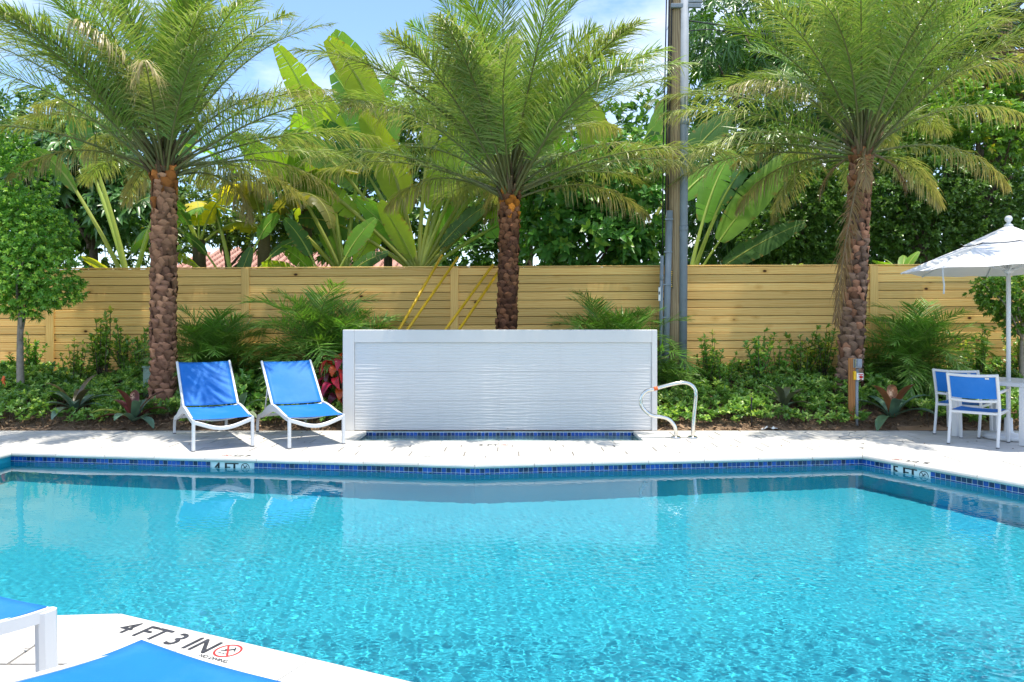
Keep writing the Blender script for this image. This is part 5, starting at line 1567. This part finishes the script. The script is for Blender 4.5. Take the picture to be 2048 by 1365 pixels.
# ---- table
UC = Vector((6.30, 9.20))
tb = thing('patio_table', 'square white slatted patio table round the umbrella pole', 'table', (UC.x, UC.y, .0022), R(-65))
hs_ = .45
for sx in (-1, 1):
    for sy in (-1, 1):
        mb = MB(); mb.box((sx * (hs_ - .035), sy * (hs_ - .035), .352), (.068, .068, .70), bev=.006); mb.build('leg', M['white'], tb)
    mb = MB(); mb.box((sx * (hs_ - .02), 0, .725), (.04, 2 * hs_, .048), bev=.005); mb.build('apron', M['white'], tb)
    mb = MB(); mb.box((0, sx * (hs_ - .02), .7245), (2 * hs_ - .084, .04, .046), bev=.005); mb.build('apron', M['white'], tb)
ns = 9; wsl = (2 * hs_ - .09) / ns
for i in range(ns):
    y = -hs_ + .045 + wsl * (i + .5)
    if i == ns // 2:
        for sx in (-1, 1):
            mb = MB(); mb.box((sx * (hs_ / 2 + .0), y, .738), (hs_ - .12, wsl - .008, .018), bev=.003); mb.build('slat', M['white'], tb)
    else:
        mb = MB(); mb.box((0, y, .738), (2 * hs_ - .086, wsl - .008, .018), bev=.003); mb.build('slat', M['white'], tb)

# ---- umbrella
um = thing('patio_umbrella', 'white octagonal market umbrella with ball finial over the patio table', 'umbrella', (UC.x, UC.y, .0022))
mb = MB(); mb.lathe([(0, .004), (.27, .004), (.285, .014), (.285, .05), (.26, .068), (.06, .085), (.05, .10), (.045, .26), (0.032, .27), (0, .27)], 36); mb.build('base', M['white'], um)
mb = MB(); mb.tube([(0, 0, .2), (0, 0, 1.4), (0, 0, 2.68)], .0255, 14, (0, 1, 0)); mb.build('pole', M['white'], um)
mb = MB(); mb.lathe([(0, 2.69), (.05, 2.69), (.05, 2.712), (.028, 2.73), (.020, 2.742), (.026, 2.755), (.039, 2.77), (.044, 2.79), (.038, 2.814), (.024, 2.829), (0, 2.834)], 20); mb.build('finial', M['white'], um)
mb = MB(); mb.lathe([(.026, 2.10), (.05, 2.10), (.055, 2.13), (.05, 2.17), (.026, 2.175)], 16); mb.build('runner_hub', M['white'], um)
RIM, RZ, AP = 1.22, 2.135, 2.70
def canopy(r0, r1, z0, z1, sag, flare, nang=8, nr=10, k0=0):
    """panel list between radii with fabric sag between the ribs"""
    outs = []
    for k in range(8):
        mb = MB(); vs_ = []
        for j in range(nr + 1):
            f = j / nr; r_ = r0 + (r1 - r0) * f; z = z0 + (z1 - z0) * f
            for i in range(nang + 1):
                u = i / nang
                a0, a1 = R(22.5 + 45 * k), R(67.5 + 45 * k)
                p = Vector((math.cos(a0), math.sin(a0), 0)).lerp(Vector((math.cos(a1), math.sin(a1), 0)), u) * r_
                w_ = 4 * u * (1 - u)
                wr = (0 if k0 else 1) * .007 * math.sin(u * 9 + k * 2.3 + f * 4) * w_ * f + (0 if k0 else 1) * .002 * math.sin(u * 17 - k + f * 11) * w_ * f
                p.z = z - sag * w_ * f * (1.35 - .7 * f) + wr + flare * w_ * (f ** 4)
                p.x *= 1 - .035 * w_ * f ** 3; p.y *= 1 - .035 * w_ * f ** 3
                vs_.append(p)
        fs = [(j * (nang + 1) + i, j * (nang + 1) + i + 1, (j + 1) * (nang + 1) + i + 1, (j + 1) * (nang + 1) + i) for j in range(nr) for i in range(nang)]
        fs = [tuple(reversed(f)) for f in fs]
        mb.add(vs_, fs, 0, None, True)
        outs.append(mb)
    return outs
for mb in canopy(.16, RIM, AP - .10, RZ, .035, .02, 10, 12): mb.build('canopy_panel', M['canvas'], um)
for mb in canopy(.03, .50, AP + .002, 2.470, .010, -.004, 8, 6, 1): mb.build('vent_panel', M['canvas'], um)
for k in range(8):
    a_ = R(22.5 + 45 * k); c_, s_ = math.cos(a_), math.sin(a_)
    mb = MB(); mb.sweep([(c_ * .04, s_ * .04, AP - .06), (c_ * (RIM - .01), s_ * (RIM - .01), RZ - .008)], rect(.014, .02)); rb_ = mb.build('rib', M['white'], um)
    f = .52; mid = Vector((c_ * (.04 + (RIM - .05) * f), s_ * (.04 + (RIM - .05) * f), AP - .06 + (RZ - AP + .052) * f - .012))
    mb = MB(); mb.sweep([(c_ * .05, s_ * .05, 2.14), mid], rect(.012, .016)); mb.build('strut', M['white'], rb_)
a_ = R(202.5)
mb = MB(); q = Vector((math.cos(a_) * (RIM - .03), math.sin(a_) * (RIM - .03), RZ + .015))
mb.sweep([q, q + Vector((-.012, -.012, -.10)), q + Vector((.006, -.01, -.22)), q + Vector((.0, -.012, -.33))], rect(.030, .003), (1, 0, 0)); mb.build('tie_strap', M['canvas'], um)

# ================================================================== HANDRAIL
hb = gp(1367, 876.5)
hr = thing('spa_handrail', 'polished steel figure-four handrail beside the spa', 'handrail', (hb.x, hb.y, .003))
def hp_(px, py): p = at(px, py, hb.y); return Vector((p.x - hb.x, 0, p.z))
pts = spline([hp_(1351.5, 877), hp_(1351.5, 860), hp_(1347, 849), hp_(1337, 839), hp_(1323, 834.5), hp_(1309, 833), hp_(1297, 828), hp_(1286, 817), hp_(1281, 805), hp_(1284, 792), hp_(1293, 783), hp_(1308, 779), hp_(1335, 771.5), hp_(1356, 767), hp_(1369, 766), hp_(1380, 769), hp_(1388.5, 777), hp_(1392, 789), hp_(1391, 806), hp_(1388, 835), hp_(1386, 862), hp_(1385, 877)], 6)
mb = MB(); mb.tube(pts, .024, 14, (0, 1, 0)); mb.build('rail', M['steel'], hr)
for px in (1351.5, 1385):
    p = hp_(px, 877); mb = MB(); mb.lathe([(.024, .028), (.05, .02), (.064, .008), (.064, .0)], 24, 0, (p.x, 0, 0)); mb.build('anchor_flange', M['steel'], hr)
p0, p1 = hp_(1307.5, 779.2), hp_(1315, 777.0)
mb = MB(); mb.tube([p0, p1], .0252, 14, (0, 1, 0)); mb.build('tape_band', M['orange'], hr)

# ================================================================== UTILITY POLE
pb = at(1346, 750, 12.12); pb.z = bz(pb.x, pb.y) - .05
up_ = thing('utility_pole', 'weathered wooden utility pole standing in the gap of the fence', 'utility pole', pb)
HT = 7.6
tp_ = at(1352, 200, 12.12)
lean = (tp_.x - pb.x) / (tp_.z - pb.z)
mb = MB(); mb.tube([(lean * HT * t, 0, HT * t) for t in np.linspace(0, 1, 9)], .165, 18, (0, 1, 0), list(np.linspace(1.0, .86, 9))); mb.build('post', M['pole'], up_)
def conduit(px_b, px_t, py_t, y, r_, joints=()):
    b = at(px_b, 750, y); t_ = at(px_t, py_t, y); b.z = pb.z - .02
    mb = MB(); mb.tube([b - pb, (b + t_) / 2 - pb, t_ - pb], r_, 14, (0, 1, 0)); o = mb.build('conduit', M['galv'], up_)
    for f in joints:
        q = b.lerp(t_, f) - pb; d = (t_ - b).normalized()
        mb = MB(); mb.tube([q, q + d * .09], r_ * 1.1, 14, (0, 1, 0)); mb.build('coupling', M['galv'], o)
    return o
conduit(1357.5 + 8, 1370, -60, 11.98, .068, (.36, .62))
conduit(1330, 1339, 422, 11.93, .056)
conduit(1320, 1324, 512, 11.90, .030, (.8,))
for f in (.15, .35, .55, .75, .95):
    b = at(1330, 750, 11.85).lerp(at(1339, 422, 11.85), f)
    mb = MB()
    mb.box(tuple(b - pb + Vector((0, .02, 0))), (.135, .012, .022)); mb.build('strap', M['galv'], up_)
for px0, px1, py0 in ((1336, 1341, 422), (1331, 1336, 430), (1325, 1330, 512)):
    pts = [at(px0, py0, 11.95) - pb, at((px0 + px1) / 2 - 1, 300, 11.98) - pb, at(px1, 150, 12.0) - pb, at(px1 + 4, -60, 12.0) - pb]
    mb = MB(); mb.tube(spline(pts, 5), .011, 6, (0, 1, 0)); mb.build('cable', M['blackcable'], up_)
# number tag: dark strip with yellow marks
q0 = at(1343.5, 541, 11.94) - pb
mb = MB(); mb.box(tuple(q0 + Vector((0, .005, -.145))), (.034, .008, .30), bev=.002); tg = mb.build('number_tag', M['blackcable'], up_)
for i in range(8):                                   # yellow marks, too small to read in the photograph
    mb = MB(); w_, h_ = (.017, .024) if i in (0, 1, 7) else (.012, .020)
    mb.box(tuple(q0 + Vector((0, -.0008, -.022 - i * .035))), (w_, .004, h_), bev=.0015); mb.build('tag_mark', M['yellow'], tg)
q0 = at(1319, 588, 11.862) - pb
mb = MB(); mb.box(tuple(q0), (.036, .006, .235), bev=.002); stk = mb.build('sticker', M['whitetile'], up_)
for dz_, h_ in ((.112, .016), (.012, .05)):
    mb = MB(); mb.box(tuple(q0 + Vector((-.004, -.0035, dz_))), (.022, .002, h_)); mb.build('sticker_mark', M['black'], stk)
# top bracket and wires
q0 = at(1372, 12, 11.95) - pb
mb = MB(); mb.box(tuple(q0), (.5, .05, .07), bev=.005); mb.box(tuple(q0 + Vector((.12, 0, .07))), (.3, .04, .04), bev=.005); mb.build('bracket', M['galv'], up_)
def wire(label, pts, r_=.012):
    P = spline(pts, 6); o = P[0]
    mb = MB(); mb.tube([p - o for p in P], r_, 6, (0, 1, 0))
    props(mb.build('overhead_cable', M['blackcable'], None, o), label, 'cable', 'overhead cables')
wire('thick black cable crossing high at the right edge', [at(1700, 82, 14.0), at(1800, 92, 14.0), at(1920, 108, 14), at(2060, 127, 14), at(2300, 150, 14)], .026)
wire('upper of two thin cables running right from the pole top', [at(1378, 42, 12.1), at(1450, 52, 13.0), at(1520, 62, 13.5), at(1700, 78, 14.0)], .013)
wire('lower of two thin cables running right from the pole top', [at(1378, 62, 12.1), at(1430, 60, 13.0), at(1500, 72, 13.5), at(1690, 92, 14.0)], .010)
q = at(1515, 70, 13.5)
mb = MB(); mb.tube([(-.22, 0, .03), (.2, 0, -.03)], .05, 10, (0, 1, 0)); mb.tube([(-.30, 0, .042), (-.22, 0, .03)], .03, 8, (0, 1, 0)); mb.tube([(.2, 0, -.03), (.28, 0, -.042)], .03, 8, (0, 1, 0))
props(mb.build('cable_splice_box', M['blackcable'], None, q), 'black splice enclosure hanging on the cables right of the pole', 'cable box')

# ================================================================== YELLOW POLES
for i, (xa, ya, xb, yb, lab) in enumerate([
        (798, 660, 884, 511, 'leftmost of four yellow poles leaning behind the white wall'),
        (815, 660, 916, 515, 'second from left of four yellow poles leaning behind the wall'),
        (891, 660, 986, 530, 'third from left of four yellow poles leaning behind the wall'),
        (918, 660, 999, 541, 'rightmost yellow pole leaning behind the wall beside the middle palm')]):
    y0_, y1_ = 11.55, 12.33
    a_ = at(xa, ya, y0_); b_ = at(xb, yb, y1_)
    d = b_ - a_
    f = (a_.z - bz(a_.x, a_.y - .3)) / d.z
    g0 = a_ - d * f * .98
    mb = MB(); mb.tube([Vector((0, 0, 0)), (b_ - g0) * .5, b_ - g0], .0235, 10, (0, 1, 0)); o = mb.build('yellow_pole', M['yellow'], None, g0)
    props(o, lab, 'pole', 'yellow poles leaning against the fence')

# ================================================================== SWITCH POST AND SMALL THINGS
sp = gp(1714, 852); sp.y = 10.15; sp = at(1714, 851, 10.1); sp.z = bz(sp.x, sp.y)
ps = thing('emergency_switch_post', 'grey conduit with weatherproof boxes and red button in front of the rightmost palm', 'switch post', sp)
H_ = at(1714, 745, 10.1).z - sp.z
mb = MB(); mb.tube([(0, 0, -.02), (0, 0, H_ * .5), (0, 0, H_ + .05)], .019, 12, (0, 1, 0)); mb.build('conduit', M['galv'], ps)
def bx(nm, px, py, w, h, dp, mat, parent, yo=-.03, bev=.006):
    p = at(px, py, 10.1) - sp; mb = MB(); mb.box((p.x, yo, p.z), (w, dp, h), bev=bev); return mb.build(nm, mat, parent)
b1 = bx('outlet_box', 1713, 727, .092, .125, .07, M['boxgrey'], ps)
bx('outlet_cover', 1714, 726, .068, .10, .02, M['galv'], b1, -.072, .004); bx('hinge', 1706.5, 727, .012, .12, .03, M['steel'], b1, -.07, .003); bx('latch', 1714, 736, .03, .012, .012, M['rubber'], b1, -.086, .003)
b2 = bx('switch_box', 1716, 753, .092, .098, .06, M['whitetile'], ps, -.04)
bx('yellow_flap', 1707, 751, .030, .125, .05, M['yellow'], b2, -.035, .008)
p = at(1716.5, 753.5, 10.1) - sp
mb = MB(); mb.lathe([(0, .03), (.016, .03), (.021, .022), (.021, 0)], 18); o = mb.build('red_button', M['red'], b2, (p.x, -.0705, p.z), (R(90), 0, 0))
for w_, dz in ((.06, .036), (.03, -.036)):
    bx('label_strip', 1716.5, 753.5 - dz / .098 * 14, w_, .012, .002, M['red'], b2, -.0715, 0)
sk = at(1703.5, 815, 10.25); sk.z = bz(sk.x, sk.y)
H_ = at(1703.5, 717, 10.25).z - sk.z
mb = MB(); mb.box((0, 0, H_ / 2 - .1), (.088, .04, H_ + .2), bev=.004)
props(mb.build('wooden_stake', M['stake'], None, sk), 'reddish brown wooden stake behind the switch boxes', 'stake')

def small(name, label, cat, px, py, y, build, mats, z=None):
    p = at(px, py, y); p.z = bz(p.x, p.y) if z is None else z
    mb = MB(); build(mb); o = mb.build(name, mats, None, p); return props(o, label, cat)
def irr(mb, h):
    mb.tube([(0, 0, -.05), (0, 0, h * .6), (0, 0, h)], .009, 8, (0, 1, 0)); mb.lathe([(.0, h + .05), (.014, h + .045), (.016, h), (.009, h - .01)], 10)
small('irrigation_riser', 'thin black irrigation riser against the fence right of the pole', 'irrigation riser', 1497, 745, 11.9, lambda m_: irr(m_, .28), M['blackcable'])
small('irrigation_riser', 'black irrigation riser at the paving edge right of the handrail', 'irrigation riser', 1503, 858, 10.05, lambda m_: irr(m_, .36), M['blackcable'])
small('irrigation_riser', 'white-topped sprinkler riser among shrubs left of the chairs', 'irrigation riser', 1823, 760, 10.9, lambda m_: irr(m_, .42), M['whitetile'])
def stake_o(mb):
    mb.tube([(.02, 0, -.03), (0, 0, .34)], .007, 6, (0, 1, 0)); mb.sweep([(0, -.008, .34), (-.02, -.02, .28), (.012, -.02, .2), (-.006, -.015, .1)], rect(.035, .003), (0, 1, 0))
small('marker_stake', 'orange ribbon-tied marker stake at the far left edge of the bed', 'marker stake', 9, 752, 10.95, stake_o, M['orange'])
def gbox(mb): mb.box((0, 0, .2), (.15, .12, .46), bev=.012); mb.box((0, 0, .44), (.17, .14, .03), bev=.008)
small('utility_pedestal', 'pale green utility pedestal peeking out left of the left palm trunk', 'utility box', 299, 745, 11.2, gbox, M['boxgreen'])
def cb_(mb):
    mb.add([(-.35, -.05, .004), (.1, -.09, .012), (.55, -.06, .004), (.5, .07, .035), (.05, .09, .05), (-.33, .06, .03)], [(0, 1, 4, 5), (1, 2, 3, 4)])
    b = len(mb.v); mb.add([(-.35, -.05, -.004), (.1, -.09, .004), (.55, -.06, -.004), (.5, .07, .027), (.05, .09, .042), (-.33, .06, .022)], [(5, 4, 1, 0), (4, 3, 2, 1)])
    mb.add([(-.35, -.05, .004), (.1, -.09, .012), (.55, -.06, .004), (-.35, -.05, -.004), (.1, -.09, .004), (.55, -.06, -.004)], [(3, 4, 1, 0), (4, 5, 2, 1)])
small('cardboard_sheet', 'flattened brown cardboard lying at the bed edge behind the chairs', 'cardboard', 1845, 862, 9.98, cb_, M['cardboard'], .006)
def film(mb):
    r_ = np.random.default_rng(3); n = 7; vs_ = [((i / n - .5) * .26, (j / 3 - .5) * .12, .012 + .05 * r_.uniform() * math.sin(math.pi * i / n)) for j in range(4) for i in range(n + 1)]
    mb.add(vs_, [(j * (n + 1) + i, j * (n + 1) + i + 1, (j + 1) * (n + 1) + i + 1, (j + 1) * (n + 1) + i) for j in range(3) for i in range(n)])
small('plastic_scrap', 'crumpled pale plastic scrap at the bed edge right of the handrail', 'litter', 1540, 858, 10.0, film, M['whitetile'], .0)
o = gp(1712, 873)
P = spline([gp(1700, 866) - o, gp(1696, 872) - o, gp(1678, 875) - o, gp(1690, 878.5) - o, gp(1712, 876.5) - o, gp(1724, 878) - o, gp(1712, 881) - o], 6)
mb = MB(); mb.tube([p + Vector((0, 0, .007)) for p in P], .0045, 6, (0, 1, 0)); props(mb.build('loose_wire', M['galv'], None, o), 'thin grey wire loop lying on the paving below the switch post', 'wire')

# fallen leaf bits on the paving
rng = np.random.default_rng(91)
mb = MB()
for i in range(46):
    x = rng.uniform(-6.5, 6.5); y = rng.uniform(8.35, 9.85) if i < 38 else rng.uniform(3.0, 3.3)
    if i >= 38: x = rng.uniform(-2.2, -1.5)
    if SPA[0] - .3 < x < SPA[1] + .3 and y > 8.7: continue
    a_ = rng.uniform(0, 6.28); l_ = rng.uniform(.012, .04); w_ = l_ * rng.uniform(.2, .45)
    c_, s_ = math.cos(a_), math.sin(a_)
    mb.add([(x - c_ * l_, y - s_ * l_, .006), (x - s_ * w_, y + c_ * w_, .012), (x + c_ * l_, y + s_ * l_, .007), (x + s_ * w_, y - c_ * w_, .005)], [(0, 1, 2), (0, 2, 3)], 0, tuple(np.array((.20, .13, .06)) * rng.uniform(.4, 1.3)))
props(mb.build('leaf_litter', M['chip'], tint=True), 'small dry leaf bits scattered over the pale paving', 'leaf litter', kind='stuff')
